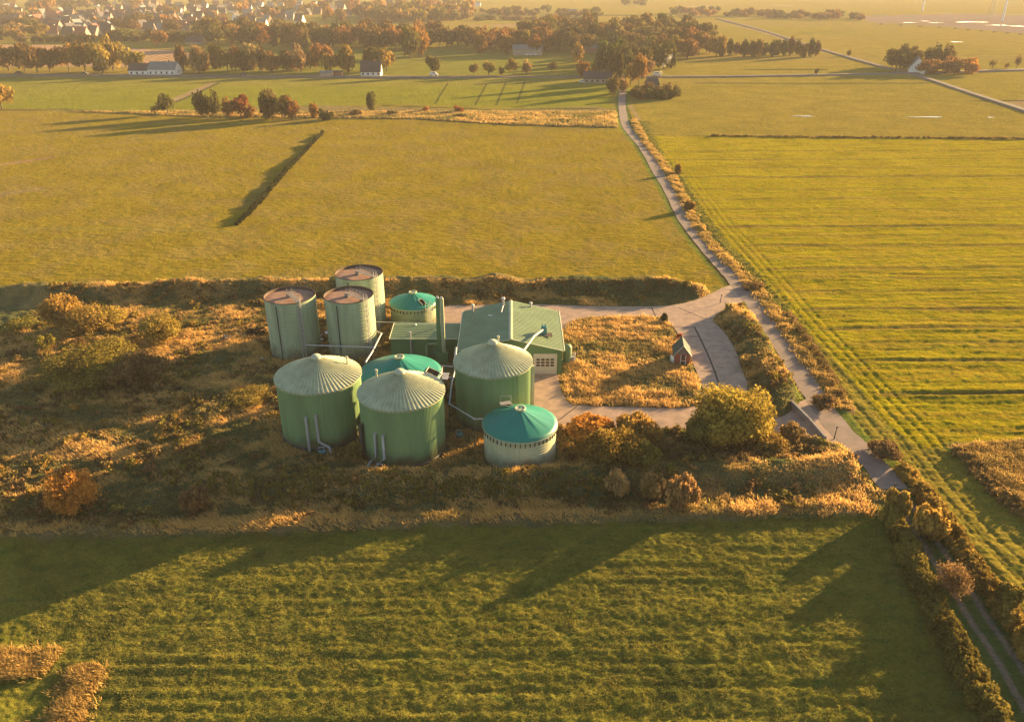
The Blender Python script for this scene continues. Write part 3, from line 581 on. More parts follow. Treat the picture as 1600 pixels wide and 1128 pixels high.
def vent(x, y, z, h, r=.18):
    mb = MB().tube([(x, y, z-.3), (x, y, z+h)], r, 10); mb.tube([(x, y, z+h), (x, y, z+h+.25)], [r*1.7, r*1.2], 10); return mb.build('roof_vent', M['steel'], t)
vent(-6.9, 15.3, 5.0, 1.1); vent(-1.4, 14.8, 6.1, 1.5, .22); vent(3.6, 15.8, 5.5, .8)
MB().tube([(-1.4, 14.8, 6.3), (-1.7, 11.8, 6.15)], .12, 8).build('roof_pipe', M['steel'], t)
MB().box((-3.6, 11.6, 5.65), (.9, .7, .12)).build('roof_hatch', M['trim'], t)
# filter unit on roof with duct to dome vessel
f = MB().box((5.6, 4.7, 5.75), (.95, .95, 1.3)); f.box((5.6, 4.7, 6.5), (.7, .7, .25)); f.tube([(5.3, 4.7, 6.5), (5.3, 4.7, 7.0)], .1, 6); f.tube([(5.85, 4.7, 6.5), (5.85, 4.7, 6.95)], .1, 6)
fu = f.build('filter_unit', M['tealdrum'], t)
MB().box((5.9, 4.4, 5.17), (2.2, 1.5, .08)).build('base_tray', M['rust'], fu)
g0 = empty('dome_vessel', (.5, 112.9, 0)); tag(g0, 'white domed vessel tucked between the ribbed tank and the shed', 'tank')
MB().lathe([(1.45, 0), (1.45, 6.2), (1.4, 6.5), (1.15, 6.85), (.7, 7.1), (0, 7.2)], 32).build('shell', M['white'], g0)
MB().tube([(1.0, .2, 6.4), (3.1, 6.6, 6.5), (4.8, 10.2, 6.15)], .2, 10).build('duct', M['trim'], g0)
# wing
t = empty('low_wing', (-15, 125.3, 0)); tag(t, 'long low green building with ribbed roof behind the wide teal tank', 'building')
MB().add([(-6, 0, 0), (5.9, 0, 0), (5.9, 0, 3.4), (-6, 0, 3.4), (-6, 6, 0), (5.9, 6, 0), (5.9, 6, 3.6), (-6, 6, 3.6)], [(0, 1, 2, 3), (5, 4, 7, 6), (4, 0, 3, 7), (1, 5, 6, 2)]).build('wall', M['shedwall'], t)
mb = MB(); mb.add([(-6.15, -.15, 3.45), (6.15, -.15, 3.45), (6.15, 6.15, 3.72), (-6.15, 6.15, 3.72), (-6.15, -.15, 3.35), (6.15, -.15, 3.35), (6.15, 6.15, 3.62), (-6.15, 6.15, 3.62)], [(0, 1, 2, 3), (7, 6, 5, 4), (0, 4, 5, 1), (1, 5, 6, 2), (2, 6, 7, 3), (3, 7, 4, 0)])
for k in range(1, 9):
    y = k*.68-.1; z = 3.46+.27*(y+.15)/6.3; mb.box((0, y, z+.02), (12.2, .08, .06))
mb.build('roof', M['shedroof'], t)
mb = MB().tube([(-6.18, -.15, 3.47), (-6.18, 6.15, 3.74)], .07, 6); mb.tube([(-6.18, -.18, 3.43), (6.1, -.18, 3.43)], .05, 6); mb.build('edge_trim', M['trim'], t)
MB().tube([(-2.5, -.25, 0), (-2.5, -.25, 4.6)], .13, 8).tube([(-2.5, -.25, 4.6), (-2.5, -.25, 4.85)], .2, 8).build('vent_pipe', M['steel'], t)
MB().lathe([(.18, 3.7), (.18, 3.95), (0, 4.05)], 10, (-2.2, 5.2, 0)).build('roof_vent', M['white'], t)
mb = MB().tube([(.2, -.5, 0), (.2, -.5, 2.4), (.5, -.5, 2.7), (3.0, -.5, 2.7), (3.3, -.5, 2.4), (3.3, -.5, 1.2)], .2, 8); mb.build('exhaust_duct', M['shedroof'], t)
mb = MB().tube([(3.6, -1.2, 0), (3.6, -1.2, 1.9)], .55, 14); mb.tube([(6.2, -1.2, 0), (6.2, -1.2, 1.7)], .5, 14); mb.build('silencer', M['shedwall'], t)
# chimney
t = empty('chimney', (-12.1, 123.6, 0)); tag(t, 'tall square green chimney with paired flues by the low wing', 'chimney')
MB().box((-.32, 0, 5.8), (.62, .7, 11.6)).build('flue', M['shedwall'], t); MB().box((.38, .05, 5.75), (.6, .7, 11.5)).build('flue', M['roofgreen'], t)
mb = MB().tube([(-.32, 0, 11.6), (-.32, 0, 11.9)], .2, 10); mb.tube([(.38, 0, 11.5), (.38, 0, 11.8)], .2, 10); mb.build('flue_cap', M['steel'], t)
MB().box((0, -.1, .9), (2.2, 1.3, 1.8)).build('base', M['shedwall'], t)
# free pipelines on posts
def pipeline(pts, r, label, posts=True, mat='steel', name='pipeline'):
    t = empty(name, (pts[0][0], pts[0][1], 0)); tag(t, label, 'pipe'); o = Vector((pts[0][0], pts[0][1], 0))
    L = [Vector(p)-o for p in pts]; mb = MB().tube(L, r, 8)
    for p in L: mb.lathe([(r*1.5, -.09), (r*1.5, .09)], 8, (p.x, p.y, p.z))
    mb.build('pipe', M[mat], t)
    if posts:
        for p in L[1:-1] if len(L) > 2 else L: MB().box((p.x, p.y, p.z/2), (.1, .1, p.z)).build('post', M['darksteel'], t)
    return t
pipeline([at(477, 539, 3.2), at(530, 541, 3.2), at(583, 543, 3.2)], .12, 'grey pipe running level between the two front silos')
pipeline([at(587, 517, 3.6), at(596, 521, 3.6), at(582, 549, 3.4), at(571, 566, 3.2)], .14, 'bright bent pipe between the silo and the wide teal tank')
pipeline([at(588, 503, 3.4), at(630, 504, 3.4), at(672, 505, 3.4)], .08, 'thin level pipe from the rearmost silo to the torn-roof tank')
pipeline([at(756, 654.5, 4.4), at(741, 654.5, 4.4), at(702, 631, 4.4), at(706, 600, 4.6), at(711, 577, 5.0), at(713, 543, 5.3)], .12, 'zigzag pale pipe leading from the cream tank round the ribbed tank')
pipeline([at(683, 571, 4.2), at(708, 573, 4.2)], .12, 'short level pipe crossing from the wide teal tank', True)
pipeline([at(690, 592, 3.2), at(704, 590, 3.2), at(705, 600, 2.0)], .16, 'thick elbow pipe beside the platform of the wide teal tank')
pipeline([at(718, 540, 4.0), at(712, 545, 4.6), at(710, 560, 4.4)], .11, 'short pipe climbing the corner of the large shed')
# transformer box & gas vessel right of shed
x, y, _ = at(886, 566); t = empty('gas_vessel', (x, y, 0)); tag(t, 'upright green cylinder vessel beside the garage door', 'tank')
MB().lathe([(.75, .2), (.75, 2.9), (.6, 3.2), (.25, 3.35), (0, 3.4)], 20).build('shell', M['shedroof'], t)
MB().box((0, 0, .1), (1.9, 1.9, .2)).build('plinth', M['wallconc'], t)
x, y, _ = at(894, 566); t = empty('pipe_rack', (x, y, 0)); tag(t, 'small white frame with meters beside the upright cylinder', 'frame')
mb = MB()
for sx in (-.5, .5):
    for sy in (-.4, .4): mb.box((sx, sy, .8), (.08, .08, 1.6))
for z in (.6, 1.6):
    for sx in (-.5, .5): mb.box((sx, 0, z), (.06, .8, .06))
    for sy in (-.4, .4): mb.box((0, sy, z), (1.0, .06, .06))
mb.build('frame', M['white'], t); MB().box((0, 0, .7), (.7, .5, .8)).build('meter_box', M['steel'], t)
# kiosk
x, y, _ = at(1067, 570); t = empty('red_hut', (x, y+1.75, 0), -.12); tag(t, 'tiny red wooden hut with steep dark roof on the grassy island', 'hut')
wx, wy, he, hr = 1.25, 1.75, 2.0, 3.6
MB().add([(-wx, -wy, 0), (wx, -wy, 0), (wx, wy, 0), (-wx, wy, 0), (-wx, -wy, he), (wx, -wy, he), (wx, wy, he), (-wx, wy, he)], [(0, 1, 5, 4), (1, 2, 6, 5), (2, 3, 7, 6), (3, 0, 4, 7)]).build('wall', M['kwood'], t)
MB().add([(-wx, -wy, he), (wx, -wy, he), (0, -wy, hr-.05)], [(0, 1, 2)]).build('gable', M['kgable'], t)
MB().add([(-wx, wy, he), (wx, wy, he), (0, wy, hr-.05)], [(1, 0, 2)]).build('gable', M['kgable'], t)
for s in (-1, 1):
    mb = MB(); e = .3; zz = he-e*(hr-he)/wx
    a = [(s*(wx+e), -wy-.3, zz), (0, -wy-.3, hr), (0, wy+.3, hr), (s*(wx+e), wy+.3, zz)]; b = [(p[0], p[1], p[2]+.12) for p in a]
    mb.add(a+b, [(0, 1, 2, 3), (7, 6, 5, 4), (0, 4, 5, 1), (1, 5, 6, 2), (2, 6, 7, 3), (3, 7, 4, 0)]); mb.build('roof', M['kroof'], t)
    MB().tube([(s*(wx+e), -wy-.32, zz+.1), (0, -wy-.32, hr+.1)], .07, 5).build('bargeboard', M['trim'], t)
dr = MB().box((.15, -wy-.04, .95), (.75, .08, 1.8)).build('door', M['glass'], t)
MB().box((-.26, -wy-.08, .95), (.09, .06, 1.85)).box((.56, -wy-.08, .95), (.09, .06, 1.85)).box((.15, -wy-.08, .8), (.75, .05, .08)).build('frame', M['white'], dr)
MB().box((-wx-.35, -.9, .6), (.06, 1.1, 1.2), .5).build('side_shutter', M['white'], t)

# retaining wall by the junction
w = A2([(1228, 622), (1236, 636), (1262, 662), (1288, 692)]); mb = MB()
for (a, b) in zip(w[:-1], w[1:]):
    L = math.hypot(b[0]-a[0], b[1]-a[1]); mb.box(((a[0]+b[0])/2, (a[1]+b[1])/2, .45), (L+.1, .3, 1.3), math.atan2(b[1]-a[1], b[0]-a[0]))
tag(mb.build('retaining_wall', M['wallconc']), 'low grey concrete retaining wall where the yard meets the lane', 'wall')
for p, h, lab in (((1303, 686), 2.0, 'thin leaning post at the edge of the lane junction'), ((1125, 474), 1.8, 'thin dark post at the yard entrance by the bank'), ((1394, 772), 1.6, 'short post where the paved lane turns to a track')):
    x, y, _ = at(*p); tag(MB().tube([(0, 0, 0), (.15, .1, h)], [.09, .06], 7).box((.15, .1, h-.1), (.3, .04, .2)).build('post', M['darksteel'], None, (x, y, 0)), lab, 'post')
# debris
def heap(name, p, lab, cat, mats, n, r, seed):
    x, y, _ = at(*p); t = empty(name, (x, y, 0)); tag(t, lab, cat); rr = random.Random(seed)
    for k in range(n):
        a = rr.uniform(0, 6.28); q = r*math.sqrt(rr.random()); z = .25*(1-q/r)
        if name == 'tyre_heap': mb = MB().lathe([(.2, 0), (.4, 0), (.43, .12), (.4, .24), (.2, .24), (.2, 0)], 14, (q*math.cos(a), q*math.sin(a), z+rr.random()*.5)); mb.build('tyre', M['black'], t)
        else: mb = MB().box((q*math.cos(a), q*math.sin(a), .25+z), (rr.uniform(.5, 1.4), rr.uniform(.3, .7), rr.uniform(.2, .6)), rr.uniform(0, 3)); mb.build('scrap', M[mats[k % len(mats)]], t)
heap('tyre_heap', (402, 521), 'heap of old black tyres left of the silos', 'tyres', None, 22, 1.6, 3)
heap('scrap_heap', (352, 530), 'small dark scrap lying in rough grass left of the tyres', 'scrap', ['darksteel', 'rust'], 4, .8, 4)
heap('scrap_heap', (505, 528), 'jumbled scrap with a blue drum between the two front silos', 'scrap', ['tealdrum', 'rust', 'white', 'darksteel'], 12, 1.5, 5)
heap('scrap_heap', (261, 626), 'crumpled pale sheeting on the grass left of the tanks', 'scrap', ['white', 'steel'], 4, .9, 6)
x, y, _ = at(411, 564); tag(MB().tube([(-.5, .6, .3), (.6, -.5, .3)], .09, 8).build('loose_pipe', M['white'], None, (x, y, 0)), 'loose white pipe lying left of the leftmost silo', 'pipe')
x, y, _ = at(1138, 470.0)

# ------------------------------------------------------------------ vegetation
def crown_mesh(n, leaf, blobs=16, rx=1.0, rz=.5, zc=.5, seed=0, open_=.3, bs=1.0):
    """leaf cards spread over many small clumps; unit radius about 1, height 0..1 (scaled by the object)"""
    g = np.random.default_rng(seed); u = g.normal(size=(blobs, 3)); u /= np.linalg.norm(u, axis=1)[:, None]
    rad = g.uniform(.25, .78, blobs)[:, None]; c = u*rad*np.array([rx, rx, rz]); c[:, 2] += zc
    br = bs*g.uniform(.22, .46, blobs)*(1.1-rad[:, 0]*.35); w = br**2; k = g.choice(blobs, n, p=w/w.sum())
    dd = g.normal(size=(n, 3)); dd /= np.linalg.norm(dd, axis=1)[:, None]
    rr = br[k][:, None]*(1-open_*g.random((n, 1))**1.5*1.2)*g.uniform(.85, 1.18, (n, 1))
    P = c[k]+dd*rr*np.array([1, 1, rz*1.6]); P[:, 2] = np.clip(P[:, 2], .02+.03*g.random(n), 2)
    s = leaf*g.uniform(.6, 1.4, n)
    # cards tend to face outward from their clump
    nrm = dd+g.normal(size=(n, 3))*.55; nrm /= np.linalg.norm(nrm, axis=1)[:, None]
    t = np.cross(nrm, g.normal(size=(n, 3))); t /= np.linalg.norm(t, axis=1)[:, None]; b = np.cross(nrm, t)
    t *= s[:, None]; b *= (s*g.uniform(.5, .9, n))[:, None]
    V = np.stack([P-t, P-b*.8, P+t, P+b], 1).reshape(-1, 3); F = np.arange(4*n).reshape(n, 4)
    lv = np.clip(.5+(g.random(blobs)[k]-.5)*.55+(g.random(n)-.5)*.7, 0, 1); me = mesh_np(V, F); fattr(me, 'lv', np.repeat(lv, 4)); me.materials.append(M['leaf']); return me
def trunk_mb(rnd, h=.55, r=.05, limbs=6, spread=.55, mb=None):
    mb = mb or MB(); mb.tube([(0, 0, -.03), (rnd.uniform(-.02, .02), 0, h*.5), (rnd.uniform(-.05, .05), rnd.uniform(-.05, .05), h)], [r*1.3, r*.95, r*.6], 7, False)
    for k in range(limbs):
        a = 2*math.pi*k/limbs+rnd.uniform(-.4, .4); z0 = h*rnd.uniform(.35, .9); L = spread*rnd.uniform(.6, 1); z1 = min(.93, z0+rnd.uniform(.2, .45))
        mb.tube([(0, 0, z0), (L*.45*math.cos(a), L*.45*math.sin(a), z0+(z1-z0)*.6), (L*math.cos(a), L*math.sin(a), z1)], [r*.55, r*.35, r*.1], 5, False)
    return mb
def mesh_of(mb, mat):
    me = bpy.data.meshes.new('trunk'); me.from_pydata(mb.v, [], mb.f); me.update(); me.materials.append(mat); return me
def join_far(crown, mb):
    """crown and trunk in one mesh for trees too far off to show parts"""
    n = len(crown.vertices); V = np.empty(n*3, np.float32); crown.vertices.foreach_get('co', V); V = V.reshape(-1, 3); q = len(crown.polygons)
    lv = np.empty(n, np.float32); crown.attributes['lv'].data.foreach_get('value', lv)
    tv = np.array(mb.v, np.float32); tf = np.array([f for f in mb.f if len(f) == 4], np.int32)+n
    me = mesh_np(np.vstack([V, tv]), np.vstack([np.arange(4*q).reshape(q, 4), tf])); fattr(me, 'lv', np.concatenate([lv, np.zeros(len(tv))]))
    me.materials.append(M['leaf']); me.materials.append(M['bark']); mi = np.zeros(q+len(tf), np.int32); mi[q:] = 1; me.polygons.foreach_set('material_index', mi); return me
TRUNK = [trunk_mb(random.Random(k), .6, .035, 6, .6) for k in range(4)]
TRUNKM = [mesh_of(m, M['bark']) for m in TRUNK]
FARC = {  # kind: list of crown meshes
 'round': [crown_mesh(900, .085, 15, .95, .42, .56, 100+k) for k in range(4)],
 'wide': [crown_mesh(1000, .085, 18, 1.05, .36, .52, 110+k) for k in range(3)],
 'tall': [crown_mesh(900, .09, 16, .75, .50, .52, 120+k) for k in range(3)],
 'bush': [crown_mesh(600, .10, 12, 1.0, .48, .42, 130+k) for k in range(3)],
 'open': [crown_mesh(420, .07, 16, .95, .42, .56, 140+k, open_=.6) for k in range(3)]}
FARM = {k: [join_far(m, TRUNK[i % 4]) for i, m in enumerate(v)] for k, v in FARC.items()}
COL = {'olive': (.095, .09, .028), 'dark': (.052, .056, .022), 'brown': (.125, .088, .036), 'orange': (.30, .16, .04), 'gold': (.23, .165, .042), 'green': (.085, .10, .024), 'red': (.23, .075, .03), 'rust': (.20, .105, .038), 'tan': (.24, .165, .08), 'pink': (.26, .16, .085)}
NEAR = {'olive': (.20, .165, .042), 'dark': (.04, .045, .02), 'brown': (.19, .13, .06), 'orange': (.46, .235, .055), 'gold': (.30, .21, .055), 'straw': (.29, .22, .052), 'green': (.21, .165, .038), 'red': (.30, .10, .04), 'rust': (.22, .12, .045), 'tan': (.30, .205, .085), 'pink': (.32, .20, .10)}
COL['straw'] = (.2, .16, .04)
CN = {'straw': 'straw coloured', 'olive': 'olive green', 'dark': 'dark green', 'brown': 'brown', 'orange': 'bright orange', 'gold': 'golden', 'green': 'green', 'red': 'red', 'rust': 'rusty brown', 'tan': 'tan', 'pink': 'pinkish'}
def jitter(c, a=.18): 
    k = random.uniform(1-a, 1+a); return (c[0]*k*random.uniform(.9, 1.1), c[1]*k*random.uniform(.9, 1.1), c[2]*k, 1)
def gz(x, y): return float(height(np.array([x]), np.array([y]))[0])
def far_tree(px, py, w, h, col, kind='round', label=None, group=None, cat='tree', name='tree'):
    x, y, _ = at(px, py); s = pxm(y); W_ = w/s/2*(1.22 if 140 < py < 200 or py < 122 else 1.0); H_ = h/s/.97
    if y < 560:
        t = empty(name, (x, y, -.1), random.uniform(0, 6.28)); cr = obj('crown', random.choice(FARC[kind]), None, t); tr = obj('trunk', random.choice(TRUNKM), None, t)
        for o in (cr, tr): o.scale = (W_*1.05, W_*1.05, H_)
        cr.color = jitter(COL[col])
    else:
        t = obj(name, random.choice(FARM[kind]), None, None, (x, y, -.2)); t.rotation_euler = (0, 0, random.uniform(0, 6.28)); t.scale = (W_*1.05, W_*1.05, H_); t.color = jitter(COL[col])
    tag(t, label or ('%s tree' % CN[col]), cat, group); return t
def grove(n, poly, w, h, cols, where, group, kinds=('round', 'wide', 'tall'), sort=False, seed=0, noun='tree'):
    """n separate trees spread over a region of the land"""
    rd = random.Random(seed); xs = [p[0] for p in poly]; ys = [p[1] for p in poly]; got = []
    def inside(x, y):
        c = False
        for i in range(len(poly)):
            x0, y0 = poly[i-1]; x1, y1 = poly[i]
            if (y0 > y) != (y1 > y) and x < (x1-x0)*(y-y0)/(y1-y0)+x0: c = not c
        return c
    tries = 0
    while len(got) < n and tries < 20000:
        tries += 1; x = rd.uniform(min(xs), max(xs)); y = rd.uniform(min(ys), max(ys))
        if not inside(x, y) or (where == 'among the village houses' and hides(x, y)): continue
        if any(abs(x-a)/w+abs(y-b)/(h*.28) < .5 for a, b in got): continue
        got.append((x, y))
    for x, y in got:
        c = rd.choice(cols); k = rd.uniform(.75, 1.2)
        far_tree(x, y, w*k, h*rd.uniform(.8, 1.12), c, rd.choice(kinds), '%s %s %s' % (CN[c], noun, where), group, 'bush' if noun == 'bush' else 'tree', noun)
# rows along the far road
R_ = random.Random(3)
for x in range(-60, 205, 24): 
    c = R_.choice(['brown', 'olive', 'gold', 'rust']); far_tree(x+R_.uniform(-6, 6), 113+R_.uniform(-3, 2), 42*R_.uniform(.8, 1.1), 38*R_.uniform(.85, 1.2), c, R_.choice(['round', 'wide']), '%s tree in the row along the far road left of the white farmhouse' % CN[c], 'trees left of the farmhouse')
for x in range(292, 560, 15):
    c = R_.choice(['brown', 'gold', 'olive', 'rust', 'tan']); far_tree(x+R_.uniform(-5, 5), 113+R_.uniform(-6, 2), 32*R_.uniform(.8, 1.15), 33*R_.uniform(.8, 1.2), c, R_.choice(['round', 'tall', 'round']), '%s tree in the row between the farmhouse and the small cottage' % CN[c], 'trees between farmhouse and cottage')
far_tree(590, 110, 46, 36, 'olive', 'round', 'broad olive tree directly behind the small cottage'); far_tree(604, 112, 30, 30, 'gold', 'round', 'golden tree at the right corner of the small cottage')
grove(44, [(330, 74), (330, 62), (640, 62), (720, 72), (660, 80), (400, 78)], 34, 33, ['brown', 'dark', 'olive', 'rust', 'brown'], 'in the dark wood behind the far meadow', 'trees of the dark wood', seed=5)
far_tree(640, 93, 36, 46, 'olive', 'round', 'tall olive tree at the right end of the dark wood'); far_tree(655, 90, 34, 42, 'orange', 'round', 'tall orange tree at the right end of the dark wood')
for x in (686, 702, 716, 731): far_tree(x, 74, 22, 28, R_.choice(['rust', 'brown']), 'round', 'slim brown tree in the gap row right of the orange tree', 'gap row trees')
grove(14, [(735, 84), (745, 70), (860, 76), (860, 90)], 30, 30, ['gold', 'olive', 'brown', 'rust'], 'in the grove beside the meadow lane', 'trees of the meadow grove', seed=6)
grove(56, [(820, 70), (860, 56), (1000, 58), (1100, 66), (1122, 90), (1060, 96), (930, 84), (850, 84)], 40, 34, ['brown', 'olive', 'dark', 'brown', 'gold', 'rust'], 'in the large central wood', 'trees of the central wood', seed=7)
grove(15, [(935, 104), (960, 96), (1048, 100), (1045, 110), (1000, 118), (940, 116)], 30, 36, ['olive', 'dark', 'gold', 'green'], 'in front of the central wood beside the lane end', 'trees beside the lane end', ('tall', 'round'), seed=8)
for px, py, w, h, c, k, l in ((912, 122, 26, 26, 'rust', 'round', 'round russet tree left of the dark-roofed lane house'), (902, 98, 26, 28, 'orange', 'tall', 'bright orange tree behind the lane house'), (929, 116, 14, 14, 'orange', 'tall', 'small orange pointed tree above the lane house roof'),
  (965, 130, 26, 48, 'dark', 'tall', 'tall dark tree at the head of the lane'), (985, 134, 30, 34, 'gold', 'round', 'golden round tree at the head of the lane'), (998, 135, 34, 46, 'orange', 'round', 'orange tree right of the lane head'), (1003, 125, 40, 36, 'tan', 'wide', 'tan weeping tree right of the lane head'),
  (958, 150, 26, 30, 'brown', 'round', 'brown tree left of the lane where it meets the trees'), (972, 146, 18, 22, 'rust', 'round', 'russet tree shading the top of the lane'), (862, 112, 18, 14, 'gold', 'round', 'small golden tree alone on the far meadow'), (1048, 108, 18, 40, 'olive', 'tall', 'tall olive tree at the right end of the lane trees')):
    far_tree(px, py, w, h, c, k, l)
grove(14, [(985, 152), (1000, 144), (1080, 148), (1084, 156), (1000, 157)], 22, 17, ['olive', 'dark', 'brown'], 'in the thicket right of the lane head', 'bushes of the thicket', ('bush',), seed=9, noun='bush')
for x in list(range(1128, 1205, 11))+list(range(1204, 1280, 10)):
    far_tree(x+R_.uniform(-2, 2), 88+R_.uniform(-2, 2), 17, R_.uniform(18, 27), R_.choice(['dark', 'brown']), 'tall', 'dark slim tree in the row right of the central wood', 'row of slim dark trees')
grove(9, [(1385, 108), (1395, 102), (1440, 104), (1440, 112), (1388, 113)], 26, 30, ['brown', 'dark', 'olive'], 'in the clump left of the white gable', 'clump left of the white gable', seed=10)
grove(9, [(1440, 118), (1445, 112), (1515, 112), (1520, 118)], 26, 22, ['rust', 'orange', 'brown'], 'around the white gable house', 'trees right of the white gable', seed=11)
far_tree(1457, 105, 28, 32, 'olive', 'round', 'olive tree standing behind the white gable'); far_tree(1478, 105, 34, 30, 'olive', 'round', 'broad olive tree behind the russet trees by the white gable')
for px, py, w, h, c, l in ((677, 119, 25, 31, 'olive', 'lone round tree beside the far road with a white van at its foot'), (741, 118, 16, 17, 'brown', 'small brown tree on the far meadow, left of three'), (763, 119, 20, 22, 'gold', 'golden small tree on the far meadow, middle of three'), (783, 118, 11, 12, 'brown', 'tiny brown tree on the far meadow, right of three'), (802, 118, 20, 24, 'gold', 'golden tree on the far meadow beside a paler twin'), (822, 117, 18, 20, 'tan', 'tan tree on the far meadow, the paler twin'),
  (1326, 88, 9, 9, 'brown', 'tiny brown tree beside the diagonal far lane'), (1550, 108, 12, 15, 'brown', 'small bare tree along the road at far right'), (1588, 107, 14, 20, 'brown', 'taller bare tree along the road at far right'), (1572, 108, 9, 10, 'rust', 'tiny russet bush between two bare trees at far right'), (1275, 118, 7, 10, 'dark', 'tiny dark bush beside the far road')):
    far_tree(px, py, w, h, c, 'open' if 'bare' in l else 'round', l)
# middle distance shrubs by the brushy strip
for px, py, w, h, c, k, l in ((3, 172, 42, 42, 'gold', 'round', 'golden tree cut by the left edge beyond the upper field'), (262, 179, 30, 30, 'olive', 'round', 'olive tree at the left end of the brushy strip'), (243, 180, 14, 16, 'brown', 'open', 'small brown tree at the left end of the brushy strip'),
  (318, 183, 26, 38, 'dark', 'tall', 'dark upright tree in the brushy strip'), (338, 183, 28, 36, 'olive', 'round', 'olive tree beside the dark upright one'), (358, 184, 26, 28, 'rust', 'round', 'rusty tree left of the red one'), (376, 184, 30, 32, 'red', 'round', 'red autumn tree in the brushy strip'), (392, 184, 22, 18, 'rust', 'bush', 'low rusty bush right of the red tree'),
  (421, 186, 34, 44, 'brown', 'tall', 'tall brown tree in the brushy strip'), (441, 187, 32, 38, 'brown', 'round', 'brown rounded tree behind a rust coloured bush'), (456, 187, 26, 32, 'rust', 'round', 'rusty tree right of the tall brown one'), (491, 184, 15, 22, 'orange', 'tall', 'small bright orange tree in the brushy strip'), (508, 188, 28, 18, 'dark', 'bush', 'dark rounded bush in the brushy strip'),
  (581, 172, 18, 27, 'olive', 'tall', 'slim olive tree alone in the brushy strip'), (666, 175, 14, 10, 'orange', 'bush', 'small orange bush in the brushy strip'), (716, 176, 18, 11, 'red', 'bush', 'small red bush in the brushy strip'), (720, 183, 22, 6, 'dark', 'bush', 'low dark bush in front of the red bush'), (615, 179, 18, 7, 'dark', 'bush', 'low dark bush right of the slim olive tree'), (555, 180, 20, 8, 'brown', 'bush', 'low brown bush left of the slim olive tree')):
    far_tree(px, py, w, h, c, k, l)
vr = random.Random(21); HOUSES = []
for (a, b, k) in [((72, 24), (172, 58), 40), ((150, 8), (300, 34), 40), ((300, 8), (470, 38), 34), ((0, 14), (70, 45), 12), ((180, 36), (420, 56), 16), ((470, 6), (640, 26), 14)]:
    q = 0; tr = 0
    while q < k and tr < 400:
        tr += 1; px = vr.uniform(a[0], b[0]); py = vr.uniform(a[1], b[1])
        if any(abs(px-h[0]) < 9 and abs(py-h[1]) < 4 for h in HOUSES): continue
        q += 1; wl = vr.choice(['brick', 'brick', 'brick', 'render', 'render', 'render', 'render', 'white']); rf = vr.choice(['roofdark', 'roofdark', 'roofdark', 'roofred', 'roofgrey'])
        HOUSES.append((px, py, vr.uniform(11, 16), vr.uniform(9, 11), vr.uniform(2.6, 3.4), vr.uniform(9, 11.5), math.radians(vr.choice([0, -20, 15, -10, 75, 100])+vr.uniform(-8, 8)), wl, rf, {'brick': 'brick', 'render': 'cream', 'white': 'white'}[wl], {'roofdark': 'dark', 'roofred': 'red', 'roofgrey': 'grey'}[rf]))
def hides(x, y): return any(abs(x-h[0]) < 10 and -1 < y-h[1] < 7.5 for h in HOUSES)
# village: the nearer trees one by one, the far ones as one wood
VC = ['brown', 'olive', 'orange', 'gold', 'rust', 'olive', 'brown', 'orange', 'dark', 'tan', 'olive']
grove(48, [(-200, 66), (-200, 44), (120, 40), (330, 42), (480, 38), (420, 52), (330, 64)], 30, 20, VC, 'among the village houses', 'village trees', ('round', 'wide'), seed=12)
def wood(name, label, specs, seed):
    """a far wood that reads as one mass: many small crowns in one mesh"""
    g = np.random.default_rng(seed); base = [crown_mesh(190, .17, 10, 1.0, .42, .52, 400+k) for k in range(5)]; CO = []
    for m_ in base:
        v = np.empty(len(m_.vertices)*3, np.float32); m_.vertices.foreach_get('co', v); lv = np.empty(len(m_.vertices), np.float32); m_.attributes['lv'].data.foreach_get('value', lv); CO.append((v.reshape(-1, 3), lv))
    VV = []; LL = []; CC = []
    for n, (xa, xb, ya, yb), w, h, cols, slope in specs:
        for i in range(n):
            px = g.uniform(xa, xb); py = g.uniform(ya, yb)+slope*(px-xa)/(xb-xa); x, y, _ = at(px, py); s_ = pxm(y); k = g.uniform(.75, 1.25)
            if hides(px, py) and g.random() < .9: continue
            v, lv = CO[g.integers(5)]; a = g.uniform(0, 6.28); c, sn = math.cos(a), math.sin(a)
            W_ = w*k/s_/2; H_ = h*k*g.uniform(.85, 1.15)/s_; V = np.stack([(v[:, 0]*c-v[:, 1]*sn)*W_+x, (v[:, 0]*sn+v[:, 1]*c)*W_+y, v[:, 2]*H_-.3], 1); VV.append(V); LL.append(lv); CC.append(np.tile((*jitter(COL[cols[g.integers(len(cols))]])[:3], 1), (len(v), 1)))
    V = np.vstack(VV); me = mesh_np(V, np.arange(len(V)).reshape(-1, 4)); fattr(me, 'lv', np.concatenate(LL)); a = me.color_attributes.new('tint', 'FLOAT_COLOR', 'POINT'); a.data.foreach_set('color', np.vstack(CC).astype(np.float32).ravel())
    return tag(obj(name, me, M['wood']), label, 'wood', kind='stuff')
wood('village_wood', 'hazy mass of autumn trees among and beyond the village roofs', [
  (330, (-280, 420, 6, 44), 24, 15, VC, 0), (150, (400, 735, 8, 34), 24, 16, VC, 0), (46, (-220, 160, 64, 68), 22, 13, ['dark', 'brown', 'olive'], 0), (40, (160, 335, 62, 67), 22, 14, ['dark', 'brown', 'olive'], 0), (60, (570, 728, 24, 36), 28, 20, ['gold', 'brown', 'olive', 'tan'], 0)], 31)
wood('far_wood', 'long hazy wood across the far fields at upper right', [(60, (1050, 1345, 20, 26), 20, 10, ['brown', 'olive', 'rust'], 7), (10, (968, 1010, 5, 10), 12, 8, ['brown', 'olive'], 0), (45, (720, 940, 18, 25), 18, 9, ['brown', 'olive'], 3)], 32)
